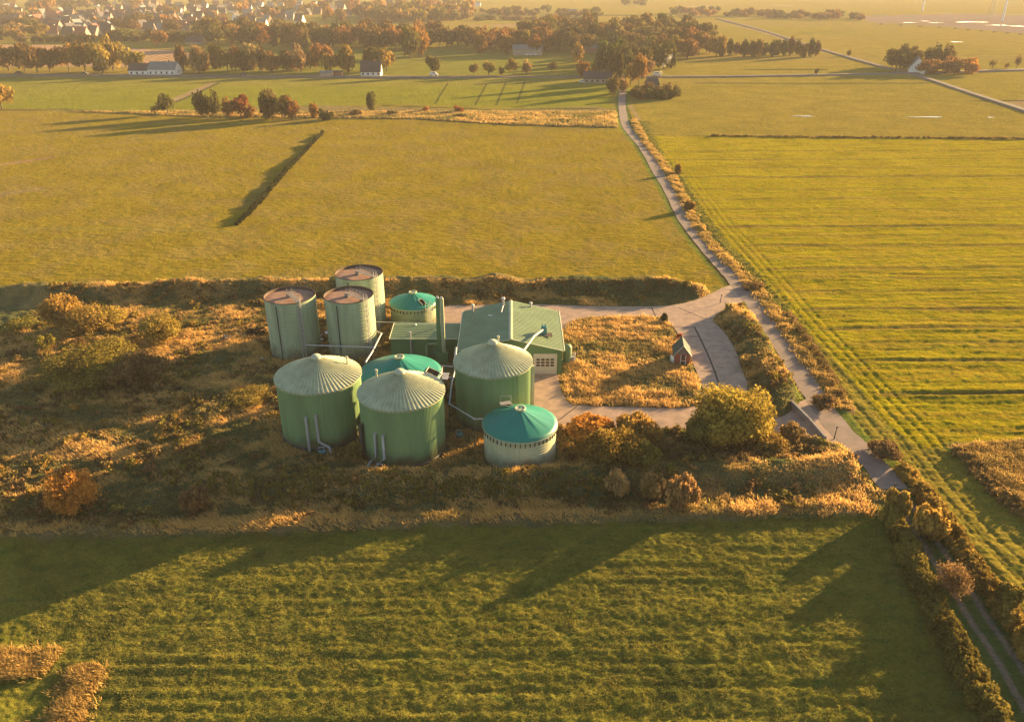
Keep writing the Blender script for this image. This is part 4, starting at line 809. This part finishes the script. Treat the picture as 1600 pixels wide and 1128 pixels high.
for px, py, c in ((250, 72, 'rust'), (362, 66, 'orange'), (160, 118, 'dark')): far_tree(px, py, 26, 24, c, 'round', '%s tree at the edge of the village meadow' % CN[c], 'meadow edge trees')
for x in range(700, 935, 22): far_tree(x+R_.uniform(-5, 5), 32+R_.uniform(-2, 1)+(x-700)*.01, 26, 7, R_.choice(['dark', 'brown']), 'bush', 'dark low shrub in the hedge across the far fields', 'far hedge shrubs', 'bush', 'bush')

# near bushes
def near_bush(px, py, w, h, col, label, n=9000, leaf=.16, kind='bush', blobs=26, open_=.35, seed=None, name='bush', trunk=True, rz=.46, zc=.5, dx=0):
    x, y, _ = at(px, py); s = pxm(y); R = w/s/2; H = h; seed = seed or int(px*7+py)
    y += R*.55
    z = gz(x, y)-.15; t = empty(name, (x, y, z)); me = crown_mesh(int(n*.8), leaf*1.35/ max(R, .5), int(blobs*1.7), 1.0, rz, zc, seed, open_, bs=.78)
    cr = obj('crown', me, None, t); cr.scale = (R*1.08, R*1.08, H); cr.color = jitter(NEAR[col], .06)
    if trunk:
        mb = MB(); rn = random.Random(seed)
        for k in range(5): trunk_mb(rn, .5, .022, 4, .5, mb) if k == 0 else mb.tube([(0, 0, 0), (rn.uniform(-.3, .3), rn.uniform(-.3, .3), .45), (rn.uniform(-.7, .7), rn.uniform(-.7, .7), .85)], [.025, .015, .004], 5, False)
        tr = obj('trunk', mesh_of(mb, M['bark']), None, t); tr.scale = (R*1.08, R*1.08, H)
    tag(t, label, 'tree' if name == 'tree' else 'bush'); return t
near_bush(1150, 706, 146, 8.6, 'straw', 'large spreading golden-green tree beside the yard', 30000, .15, blobs=44, name='tree', seed=5)
near_bush(1108, 704, 70, 4.6, 'olive', 'lower leafy shoulder bush left of the large spreading tree', 9000, .15)
near_bush(922, 700, 86, 4.2, 'orange', 'bright orange bush behind the round green bush', 11000, .13)
near_bush(1000, 705, 78, 5.0, 'gold', 'golden bush between the orange bush and the large tree', 11000, .13)
near_bush(962, 745, 106, 6.2, 'green', 'round yellow-green bush right of the cream tank', 15000, .13)
near_bush(1003, 750, 62, 3.4, 'olive', 'low dark green bush right of the round green one', 7000, .14)
near_bush(966, 782, 42, 4.6, 'pink', 'small pinkish tree below the round green bush', 4200, .12, open_=.6, name='tree')
near_bush(1018, 785, 48, 4.0, 'tan', 'small tan rounded tree right of the pinkish one', 5000, .12, open_=.5, name='tree')
near_bush(1067, 806, 56, 5.4, 'tan', 'tall tan tree standing at the strip of dry grass', 9000, .12, open_=.5, name='tree')
near_bush(1205, 708, 66, 2.6, 'gold', 'low golden bush right of the large spreading tree', 6000, .13)
near_bush(1240, 690, 46, 2.2, 'tan', 'low tan bush beside the retaining wall', 4000, .13)
near_bush(1170, 575, 34, 2.2, 'tan', 'pale feathery bush on the bank beside the yard', 3500, .12, open_=.6)
near_bush(1038, 504, 13, 1.9, 'dark', 'small dark evergreen bush on the corner of the grassy island', 1800, .1)
near_bush(1062, 531, 12, 1.2, 'red', 'small orange-red bush behind the red hut', 900, .1)
near_bush(556, 722, 30, 3.0, 'olive', 'dark bush growing between the two front green tanks', 3000, .12)
near_bush(128, 612, 165, 5.4, 'green', 'wide yellow-green bush at the left of the rough ground', 26000, .15, blobs=46)
near_bush(206, 614, 100, 5.6, 'brown', 'brown rounded bush in shadow right of the wide green bush', 12000, .13, open_=.4)
near_bush(94, 520, 72, 6.6, 'gold', 'tall golden-orange bush near the back bank', 9000, .13, zc=.55)
near_bush(122, 528, 96, 4.8, 'gold', 'golden brown bush right of the tall orange one', 10000, .13)
near_bush(162, 515, 60, 4.2, 'gold', 'smaller golden bush at the right of the back cluster', 6000, .13)
near_bush(248, 540, 80, 4.6, 'gold', 'rounded golden-green bush between back cluster and silos', 9000, .13)
near_bush(68, 548, 38, 2.6, 'green', 'small yellow-green bush above the wide one', 3500, .12)
near_bush(180, 555, 60, 2.2, 'orange', 'low orange bush behind the brown rounded one', 5000, .12)
near_bush(102, 818, 90, 7.0, 'orange', 'orange nearly leafless tree at lower left of the rough ground', 16000, .085, open_=.45, name='tree', blobs=34)
near_bush(302, 808, 52, 4.2, 'brown', 'brown twiggy bush on the shaded bank left of the tanks', 5000, .10, open_=.7)
near_bush(20, 520, 60, 2.0, 'olive', 'low olive bush at the left edge by the bank', 4000, .13)
near_bush(375, 640, 90, 1.8, 'gold', 'low golden scrub left of the leftmost green tank', 8000, .12)
near_bush(330, 655, 70, 1.6, 'tan', 'low tan scrub in the sunlit patch left of the tanks', 6000, .12)
near_bush(1402, 812, 44, 3.6, 'gold', 'golden tree at the head of the left track hedge', 7000, .14, name='tree')
near_bush(1455, 850, 55, 4.6, 'gold', 'spreading golden tree leaning over the track', 5000, .14, name='tree', open_=.5)
near_bush(1492, 940, 74, 4.4, 'brown', 'bare brown tree leaning over the track', 5000, .06, open_=.9, name='tree', blobs=40)
near_bush(1078, 330, 22, 3.2, 'rust', 'small rusty bush in the reeds by the lane', 1500, .16)
near_bush(1060, 272, 14, 3.4, 'rust', 'slim rusty sapling in the reeds by the upper lane', 900, .18)
near_bush(1180, 455, 40, 1.6, 'brown', 'low brown scrub by the lane bend', 3000, .13)
near_bush(1288, 640, 44, 2.0, 'brown', 'dark scrub where the reeds end by the junction', 3500, .12)
near_bush(1580, 955, 50, 2.8, 'olive', 'golden bush bulging from the right track hedge', 7000, .14)
near_bush(1385, 720, 60, 2.4, 'brown', 'tangled brown scrub right of the lane', 6000, .12)

def hedge(line, width, h, n, leaf, col, label, seed, taper=0):
    g = np.random.default_rng(seed); L = [Vector(p) for p in smooth_line(line, 6)]; seg = np.array([(b-a).length for a, b in zip(L[:-1], L[1:])]); tot = seg.sum(); cum = np.concatenate([[0], np.cumsum(seg)])
    nb = int(tot*8.0*max(1, width/3)); u = g.random(nb)*tot; k = np.clip(np.searchsorted(cum, u)-1, 0, len(seg)-1); f = (u-cum[k])/seg[k]
    P = np.array([tuple(p) for p in L]); c = P[k]+(P[k+1]-P[k])*f[:, None]; dv = (P[k+1]-P[k])/seg[k][:, None]; nn = np.stack([-dv[:, 1], dv[:, 0]], 1)
    off = g.uniform(-.5, .5, nb)*width; c = c+nn*off[:, None]; hh = h*(taper*(.45+1.1*fbm(u/6, u*0, seed, 3)) if taper else (.55+.75*fbm(u/3.5, u*0, seed, 3)))*(1-1.1*(np.abs(off)/width)**1.5); br = g.uniform(.18, .62, nb)*min(1.0, h/2.0)
    z0 = height(c[:, 0], c[:, 1]); w = br**2*hh; j = g.choice(nb, n, p=w/w.sum())
    dd = g.normal(size=(n, 3)); dd /= np.linalg.norm(dd, axis=1)[:, None]
    zc = z0[j]+np.maximum(hh[j]-br[j], .1)*np.sqrt(g.random(n)); Q = np.stack([c[j, 0], c[j, 1], zc], 1)+dd*br[j][:, None]*g.uniform(.6, 1.1, (n, 1)); Q[:, 2] = np.maximum(Q[:, 2], z0[j]+.03)
    s = leaf*g.uniform(.6, 1.4, n); nr = dd+g.normal(size=(n, 3))*.6; nr /= np.linalg.norm(nr, axis=1)[:, None]; t = np.cross(nr, g.normal(size=(n, 3))); t /= np.linalg.norm(t, axis=1)[:, None]; b = np.cross(nr, t)
    t *= s[:, None]; b *= (s*.65)[:, None]; V = np.stack([Q-t, Q-b, Q+t, Q+b], 1).reshape(-1, 3); me = mesh_np(V, np.arange(4*n).reshape(n, 4))
    lv = np.clip(.5+(vn(Q[:, 0]/3, Q[:, 1]/3, seed)-.5)*1.0+(g.random(n)-.5)*.6, 0, 1); fattr(me, 'lv', np.repeat(lv, 4)); me.materials.append(M['leaf'])
    o = obj('hedge', me); o.color = (*NEAR[col], 1); tag(o, label, 'hedge'); return o
hedge(HEDGE_L, 2.5, 2.4, 80000, .14, 'olive', 'tall olive hedge along the left side of the track at lower right', 201)
hedge(HEDGE_R, 2.4, 1.9, 55000, .14, 'gold', 'golden hedge along the right side of the track at lower right', 202)
hedge(A2([(690, 455), (900, 456), (1020, 458), (1085, 464)]), 2.2, .7, 9000, .13, 'brown', 'brown scrub hedge along the bank behind the yard', 203)
hedge(A2([(330, 768), (560, 775), (760, 775), (960, 770)]), 3.0, 1.1, 18000, .13, 'olive', 'shaded olive scrub hedge in front of the tanks', 204)
hedge(A2([(1020, 700), (1100, 716), (1230, 706)]), 4, 1.7, 14000, .13, 'brown', 'dark bramble hedge below the yard', 205)
hedge(A2([(370, 352), (402, 320), (442, 274), (472, 242), (504, 208)]), 1.2, 1.2, 34000, .2, 'dark', 'dark narrow hedge strip crossing the upper left field', 206, 1.0)
hedge(A2([(1110, 213.5), (1300, 215), (1600, 218), (1750, 220)]), 1.0, .9, 5000, .3, 'brown', 'thin dark hedge line across the right-hand fields', 207)
hedge(A2([(1230, 490), (1260, 530), (1290, 575), (1318, 622)]), 1.6, 1.1, 5000, .12, 'brown', 'dark scrub line beside the lane reeds', 208)
hedge(A2([(1500, 706), (1530, 740), (1600, 805)]), 3.0, 1.2, 10000, .13, 'tan', 'tan scrub edge of the dry patch at right', 209)

# grass and reeds
def blades(name, X, Y, hh, ww, lv, mat, k=5, lean=.5, seed=0, label=None, spread=.25, z=None):
    g = np.random.default_rng(seed); n = len(X); z0 = height(X, Y) if z is None else z
    X = np.repeat(X, k); Y = np.repeat(Y, k); Z = np.repeat(z0, k)-.03; H_ = np.repeat(hh, k)*g.uniform(.55, 1.25, n*k); W_ = np.repeat(ww, k)*g.uniform(.6, 1.3, n*k); LV = np.repeat(lv, k)+g.uniform(-.16, .16, n*k)
    a = g.uniform(0, 6.283, n*k); r = spread*np.sqrt(g.random(n*k)); bx = X+r*np.cos(a); by = Y+r*np.sin(a)
    q = g.uniform(0, 6.283, n*k); wx = W_*np.cos(q); wy = W_*np.sin(q)
    lx = H_*(lean*g.uniform(.1, 1, n*k)*np.cos(a)-.35*lean); ly = H_*(lean*g.uniform(.1, 1, n*k)*np.sin(a)-.15*lean)
    V = np.stack([np.stack([bx-wx, by-wy, Z], 1), np.stack([bx+wx, by+wy, Z], 1), np.stack([bx+lx*.45+wx*.7, by+ly*.45+wy*.7, Z+H_*.6], 1), np.stack([bx+lx, by+ly, Z+H_], 1)], 1).reshape(-1, 3)
    me = mesh_np(V, np.arange(4*n*k).reshape(-1, 4)); fattr(me, 'lv', np.repeat(np.clip(LV, 0, 1), 4)); o = obj(name, me, mat); tag(o, label, 'grass', kind='stuff'); return o
g = np.random.default_rng(5)
def scatter(x0, x1, y0, y1, n): return g.uniform(x0, x1, n), g.uniform(y0, y1, n)
X, Y = scatter(-95, 62, 72, 158, 150000); m = masks(X, Y)
dens = .25+.9*fbm(X/2.2, Y/2.0, 300, 2); ok = (m['rough'] > .1) & (m['paved'] < -.25) & (g.random(len(X)) < dens)
for (cx, cy, R) in TANKPOS: ok &= np.hypot(X-cx, Y-cy) > R+.35
ok &= ~((X > -21.4) & (X < 8.9) & (Y > 118) & (Y < 136)); X, Y = X[ok], Y[ok]
c1 = fbm(X/6, Y/5, 74, 3); c2 = fbm(X/1.5, Y/1.5, 301, 2); lv = np.clip(sstep(.36, .58, c1)*.8+(c2-.5)*.5+.2, 0, 1)
isl = sd_poly(X, Y, ISLAND) > 0; lv = np.where(isl, np.clip(lv+.22, 0, 1), lv)
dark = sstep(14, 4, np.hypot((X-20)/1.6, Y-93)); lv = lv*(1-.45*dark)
st = dist_line(X, Y, B_STRIP) < 2.2; lv = np.where(st, np.clip(lv+.25, 0, 1), lv)
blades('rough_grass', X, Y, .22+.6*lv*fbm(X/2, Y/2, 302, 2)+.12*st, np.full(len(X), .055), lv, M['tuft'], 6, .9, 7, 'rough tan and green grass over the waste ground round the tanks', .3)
# scrubby tussocks standing out of the rough grass
def tussocks():
    g = np.random.default_rng(77); VV = []; LL = []; CC = []; base = [crown_mesh(70, .20, 7, .95, .40, .40, 500+k) for k in range(6)]; CO = []
    for m_ in base:
        v = np.empty(len(m_.vertices)*3, np.float32); m_.vertices.foreach_get('co', v); lv = np.empty(len(m_.vertices), np.float32); m_.attributes['lv'].data.foreach_get('value', lv); CO.append((v.reshape(-1, 3), lv))
    x = g.uniform(-95, 60, 9000); y = g.uniform(76, 156, 9000); m = masks(x, y); ok = (m['rough'] > 1) & (m['paved'] < -.8) & (g.random(9000) < sstep(.40, .62, fbm(x/7, y/6, 330, 2))*.9+.04) & (sd_poly(x, y, ISLAND) < 0)
    for (cx, cy, R) in TANKPOS: ok &= np.hypot(x-cx, y-cy) > R+1.2
    ok &= ~((x > -22) & (x < 10) & (y > 117) & (y < 137)); x, y = x[ok], y[ok]; z = height(x, y); cc = fbm(x/8, y/7, 331, 2)
    for i in range(len(x)):
        v, lv = CO[g.integers(6)]; a = g.uniform(0, 6.28); c, s = math.cos(a), math.sin(a); W_ = g.uniform(.35, 1.1); H_ = W_*g.uniform(.9, 1.5)
        VV.append(np.stack([(v[:, 0]*c-v[:, 1]*s)*W_+x[i], (v[:, 0]*s+v[:, 1]*c)*W_+y[i], v[:, 2]*H_+z[i]-.08], 1)); LL.append(lv)
        k = cc[i]+g.normal()*.08; col = NEAR['tan'] if k > .6 else NEAR['gold'] if k > .52 else NEAR['olive'] if k > .42 else NEAR['brown']; CC.append(np.tile((*jitter(col)[:3], 1), (len(v), 1)))
    V = np.vstack(VV); me = mesh_np(V, np.arange(len(V)).reshape(-1, 4)); fattr(me, 'lv', np.concatenate(LL)); a = me.color_attributes.new('tint', 'FLOAT_COLOR', 'POINT'); a.data.foreach_set('color', np.vstack(CC).astype(np.float32).ravel())
    tag(obj('scrub', me, M['wood']), 'low tan and olive scrub dotted over the rough ground round the tanks', 'scrub', kind='stuff')
tussocks()
# reeds along the lane
def along(line, n, w):
    L = [Vector(p) for p in smooth_line(line, 6)]; seg = np.array([(b-a).length for a, b in zip(L[:-1], L[1:])]); cum = np.concatenate([[0], np.cumsum(seg)]); u = g.random(n)*cum[-1]
    k = np.clip(np.searchsorted(cum, u)-1, 0, len(seg)-1); f = (u-cum[k])/seg[k]; P = np.array([tuple(p) for p in L]); d_ = (P[k+1]-P[k])/seg[k][:, None]; c = P[k]+d_*(u-cum[k])[:, None]; o = g.normal(0, w/2.2, n)
    return c[:, 0]-d_[:, 1]*o, c[:, 1]+d_[:, 0]*o
X, Y = along(REED, 12000, 1.5); lv = np.clip(.3+.9*(fbm(X/2.5, Y/2.5, 310, 2)), 0, 1)
blades('reeds', X, Y, .2+.9*fbm(X/2, Y/2, 311, 2)**1.5, .06+Y*.0004, lv, M['reed'], 5, .45, 8, 'orange-brown reeds in the ditch along the lane', .3)
X, Y = along(A2([(1000, 190), (1025, 240), (1055, 275), (1080, 320), (1100, 350), (1135, 395), (1180, 440), (1215, 480), (1250, 530)]), 5000, 3.0)
ok = dist_line(X, Y, ROADC) > 2.4; X, Y = X[ok], Y[ok]; blades('verge_grass', X, Y, np.full(len(X), .35), .06+Y*.0004, g.random(len(X))*.7, M['greentuft'], 4, .8, 9, 'green verge grass along the lane', .3)
X, Y = along(A2([(1480, 698), (1620, 692), (1700, 760), (1560, 770), (1640, 820)]), 14000, 7); ok = sd_poly(X, Y, RBROWN) > 0; X, Y = X[ok], Y[ok]
blades('dry_grass', X, Y, .4+.5*fbm(X/2, Y/2, 312, 2), np.full(len(X), .06), np.clip(.3+.8*fbm(X/2, Y/2, 313, 2), 0, 1), M['reed'], 5, .7, 10, 'dry brown grass patch at the right edge', .3)
for pts, w, n in (([(95, 1180), (110, 1110), (125, 1070), (140, 1040)], 1.9, 2000), ([(-20, 1032), (30, 1030), (85, 1036)], 1.4, 1100), ([(-20, 1058), (20, 1054), (60, 1050)], .6, 500)):
    X, Y = along(A2(pts), n, w); blades('dry_grass', X, Y, .3+.4*fbm(X, Y, 314, 2), np.full(len(X), .045), np.clip(.5+.6*fbm(X/1, Y/1, 315, 2), 0, 1), M['reed'], 5, .9, n, 'tan dry grass clump in the lower left of the near field', .2)
X, Y = scatter(-260, 60, 330, 400, 30000); ok = sd_poly(X, Y, BRUSH) > 0; X, Y = X[ok], Y[ok]
blades('brush_grass', X, Y, .4+.9*fbm(X/5, Y/5, 316, 2), np.full(len(X), .25), np.clip(1.2*fbm(X/6, Y/6, 317, 2)-.1, 0, 1), M['tuft'], 4, .7, 12, 'dry brushy grass strip beyond the upper field', .6)
# low field sward
X, Y = scatter(-62, 62, 50, 84, 150000); ok = (sd_poly(X, Y, LOWF) > 0) & (np.abs(X) < Y*.75+3) & (g.random(len(X)) < .25+1.1*fbm(X/.8, Y/.6, 320, 2)); X, Y = X[ok], Y[ok]
blades('field_grass', X, Y, .08+.12*fbm(X/1.2, Y/1.2, 321, 2), np.full(len(X), .035), np.clip(fbm(X/1.6, Y/1.2, 322, 2)*1.1-.05, 0, 1), M['greentuft'], 4, 1.0, 13, 'lush green grass of the near field', .16)

# ------------------------------------------------------------------ far buildings, vehicles, turbines
def house(px, py, w, d_, he, hr, rz, wall, roof, label, group=None, cat='house', name='house', details=True, proto=[]):
    x, y, _ = at(px, py); t = empty(name, (x, y, -.2), rz); tag(t, label, cat, group)
    a, b = w/2, d_/2
    MB().add([(-a, -b, 0), (a, -b, 0), (a, b, 0), (-a, b, 0), (-a, -b, he), (a, -b, he), (a, b, he), (-a, b, he), (-a, 0, hr), (a, 0, hr)], [(0, 1, 5, 4), (2, 3, 7, 6), (1, 2, 6, 9, 5), (3, 0, 4, 8, 7)]).build('wall', M[wall], t)
    e = .4; sl = (hr-he)/b; mb = MB()
    for s in (-1, 1):
        q = [(-a-e, s*(b+e), he-e*sl+.05), (a+e, s*(b+e), he-e*sl+.05), (a+e, 0, hr+.05), (-a-e, 0, hr+.05)]; mb.add(q+[(p[0], p[1], p[2]+.2) for p in q], [(0, 1, 2, 3), (7, 6, 5, 4), (0, 4, 5, 1), (1, 5, 6, 2), (3, 2, 6, 7), (0, 3, 7, 4)])
    r = mb.build('roof', M[roof], t)
    if details:
        MB().box((a*.4, 0, hr+.3), (.7, .7, 1.4)).build('chimney', M['brick'], r)
        k = max(2, int(w/3.2))
        for i in range(k): MB().box((-a+w*(i+.5)/k, -b-.03, he*.5), (1.1, .08, 1.3)).build('window', M['glass'], t)
        MB().box((a+.03, 0, he*.55), (.08, 1.4, 1.4)).build('window', M['glass'], t)
    return t
for (px, py, a, b, c, d_, e, wl, rf, L_, Rn) in HOUSES:
    house(px, py, a, b, c, d_, e, wl, rf, '%s village house with steep %s roof among the trees' % (L_, Rn), 'village houses', details=False)
house(259, 117, 18, 12, 4.0, 8.2, -.03, 'white', 'roofgrey', 'white barn with wide grey roof beside the arched farmhouse')
house(224, 117, 15, 9, 3.4, 7.2, -.03, 'white', 'roofdark', 'low white farmhouse with a row of dark openings by the road')
house(581, 118, 13, 9, 3.0, 9.0, 0, 'white', 'roofdark', 'small cottage with very tall dark roof beside the far road')
house(511, 119, 8, 5, 2.4, 3.2, 0, 'render', 'roofgrey', 'small flat beige shed left of the tall-roofed cottage', details=False, cat='shed', name='shed')
house(527, 118, 7, 4, 2.4, 3.0, 0, 'brick', 'roofdark', 'small brown shed between the beige shed and the cottage', details=False, cat='shed', name='shed')
house(933, 129, 17, 9, 3.0, 6.5, -.02, 'render', 'roofdark', 'long cream house with dark roof near the lane head')
house(1018, 140, 6, 6, 3.2, 6.5, .3, 'brick', 'roofdark', 'tiny red-brown hut beside the smoke', details=False, cat='hut', name='hut')
house(1431, 114, 14, 10, 4.0, 10, 1.2, 'white', 'roofgrey', 'white gabled house among russet trees at the far crossroads')
house(935, 83, 40, 14, 5, 9, .05, 'brick', 'roofgrey', 'long barn with blue-grey roof inside the central wood', cat='barn', name='barn', details=False)
house(824, 86, 24, 12, 5, 8, 0, 'render', 'roofgrey', 'pale grey hall beside the parked cars left of the wood', cat='hall', name='hall', details=False)
house(510, 70, 14, 8, 3, 6, .4, 'brick', 'roofdark', 'brick house glimpsed in the dark wood', details=False)
house(736, 10, 40, 18, 6, 8, 0, 'white', 'roofgrey', 'far white industrial hall beyond the wood', details=False, cat='hall', name='hall')
house(893, 23, 16, 10, 4, 8, 0, 'white', 'roofgrey', 'far white farm in the hazy fields', details=False)
house(307, 69, 18, 9, 2.5, 7, -.2, 'render', 'roofdark', 'bungalow with dark hipped roof at the edge of the village meadow', details=False)
def car(px, py, mat, label, van=False, rz=0):
    x, y, _ = at(px, py); t = empty('van' if van else 'car', (x, y, .78), rz); tag(t, label, 'van' if van else 'car'); h = 2.3 if van else 1.45; L = 5.2 if van else 4.4
    mb = MB().box((0, 0, .3+h*.25), (L, 1.8, h*.5)); mb.box((-.2 if not van else -.4, 0, .3+h*.5+h*.22), (L*.6 if not van else L*.78, 1.65, h*.44), 0, .86); mb.build('body', M[mat], t)
    for sx in (-1, 1):
        for sy in (-1, 1): MB().tube([(sx*L*.32, sy*.8, .33), (sx*L*.32, sy*.95, .33)], .33, 12).build('wheel', M['black'], t)
    MB().box((-.1, 0, .3+h*.68), (L*.5, 1.7, h*.2)).build('window', M['glass'], t); return t
car(678, 121, 'white', 'white van on the far road below the lone round tree', True); car(1026, 121, 'white', 'white van on the far road right of the wood', True)
car(30, 117.5, 'darksteel', 'dark car on the far road at the left edge'); car(133, 118.8, 'darksteel', 'dark car on the far road left of the sheds'); car(381, 119.5, 'darksteel', 'dark car on the far road right of the farmhouse')
for px, lab in ((910, 'white car parked at the long cream house, left one'), (924, 'white car parked at the long cream house, right one')):
    car(px, 129.5, 'white', lab).location.z = 0
for i, px in enumerate((824, 830, 836)): 
    c = car(px, 87, 'white', 'white car parked before the pale grey hall'); c['group'] = 'cars by the pale hall'; c.location.z = 0
def turbine(px, py, hub, label, rot):
    x, y, _ = at(px, py); t = empty('wind_turbine', (x, y, 0)); tag(t, label, 'turbine', 'wind turbines')
    MB().tube([(0, 0, -.5), (0, 0, hub)], [1.5, .8], 16).build('tower', M['white'], t); MB().box((0, 0, hub+1.2), (3, 8, 3)).build('nacelle', M['white'], t)
    for k in range(3):
        a = rot+k*2.094; c, s = math.cos(a), math.sin(a); mb = MB(); L = 30
        pts = [(.4, 0), (1.6, 6), (.9, 18), (.2, L)]; vs = []
        for w, r in pts:
            for sg in (-1, 1):
                for yy in (-.25, .25): vs.append((c*r-s*w*sg*.7, -4.8+yy, hub+1.2+s*r+c*w*sg*.7))
        fs = []
        for i in range(3):
            o = i*4; fs += [(o, o+1, o+5, o+4), (o+2, o+6, o+7, o+3), (o, o+4, o+6, o+2), (o+1, o+3, o+7, o+5)]
        mb.add(vs, fs); mb.build('blade', M['white'], t)
turbine(1441, 18, 75, 'white wind turbine tower at the top edge, left of the pylon', .3); turbine(1566, 33, 75, 'white wind turbine tower right of the lattice pylon', 1.0)
x, y, _ = at(1548, 30); t = empty('pylon', (x, y, 0)); tag(t, 'lattice power pylon in the haze at upper right', 'pylon'); mb = MB()
for sx in (-1, 1):
    for sy in (-1, 1): mb.tube([(sx*4, sy*4, 0), (sx*.8, sy*.8, 45)], .3, 4)
for k in range(9):
    z = k*5; w0 = 4-3.2*z/45; w1 = 4-3.2*(z+5)/45
    for sy in (-1, 1): mb.tube([(-w0, sy*w0, z), (w1, sy*w1, z+5)], .15, 4); mb.tube([(w0, sy*w0, z), (-w1, sy*w1, z+5)], .15, 4)
mb.build('lattice', M['darksteel'], t)
mb = MB()
for z, w in ((32, 9), (38, 12), (44, 7)): mb.box((0, 0, z), (2*w, .8, .5))
mb.build('crossarm', M['darksteel'], t)
# smoke
def smoke_mat():
    m = vol('smoke_volume', .07, (.9, .88, .85)); t = m.node_tree; v = [n for n in t.nodes if n.type == 'PRINCIPLED_VOLUME'][0]
    tc = t.nodes.new('ShaderNodeTexCoord'); n = t.nodes.new('ShaderNodeTexNoise'); n.inputs['Scale'].default_value = .35; n.inputs['Detail'].default_value = 3; t.links.new(tc.outputs['Object'], n.inputs['Vector'])
    r = t.nodes.new('ShaderNodeMapRange'); r.inputs[1].default_value = .45; r.inputs[2].default_value = .75; r.inputs[3].default_value = 0; r.inputs[4].default_value = .16; t.links.new(n.outputs[0], r.inputs[0]); t.links.new(r.outputs[0], v.inputs['Density']); return m
def vol(name, dens, col, noise=None, ani=.3):
    m = bpy.data.materials.new(name); m.use_nodes = True; t = m.node_tree; t.nodes.remove(t.nodes['Principled BSDF']); v = t.nodes.new('ShaderNodeVolumePrincipled')
    v.inputs['Color'].default_value = (*col, 1); v.inputs['Density'].default_value = dens; v.inputs['Anisotropy'].default_value = ani; t.links.new(v.outputs[0], t.nodes['Material Output'].inputs['Volume']); return m
a = Vector(at(1030, 136)); pts = []; rad = []
for k in range(9):
    f = k/8; pts.append(a+Vector((5*f*f*1.4+.8*math.sin(f*7), 3*f, 2+f*16))); rad.append(.7+2.6*f*(1.15-f))
sm = MB().tube(pts, rad, 14).build('smoke', smoke_mat()); tag(sm, 'thin pale smoke plume rising by the tiny hut', 'smoke', kind='stuff')
# haze
hz = MB().box((0, 4000, 52), (17800, 9800, 116)).build('haze', vol('haze_volume', .00013, (.80, .74, .68), ani=0.0)); tag(hz, kind='stuff')
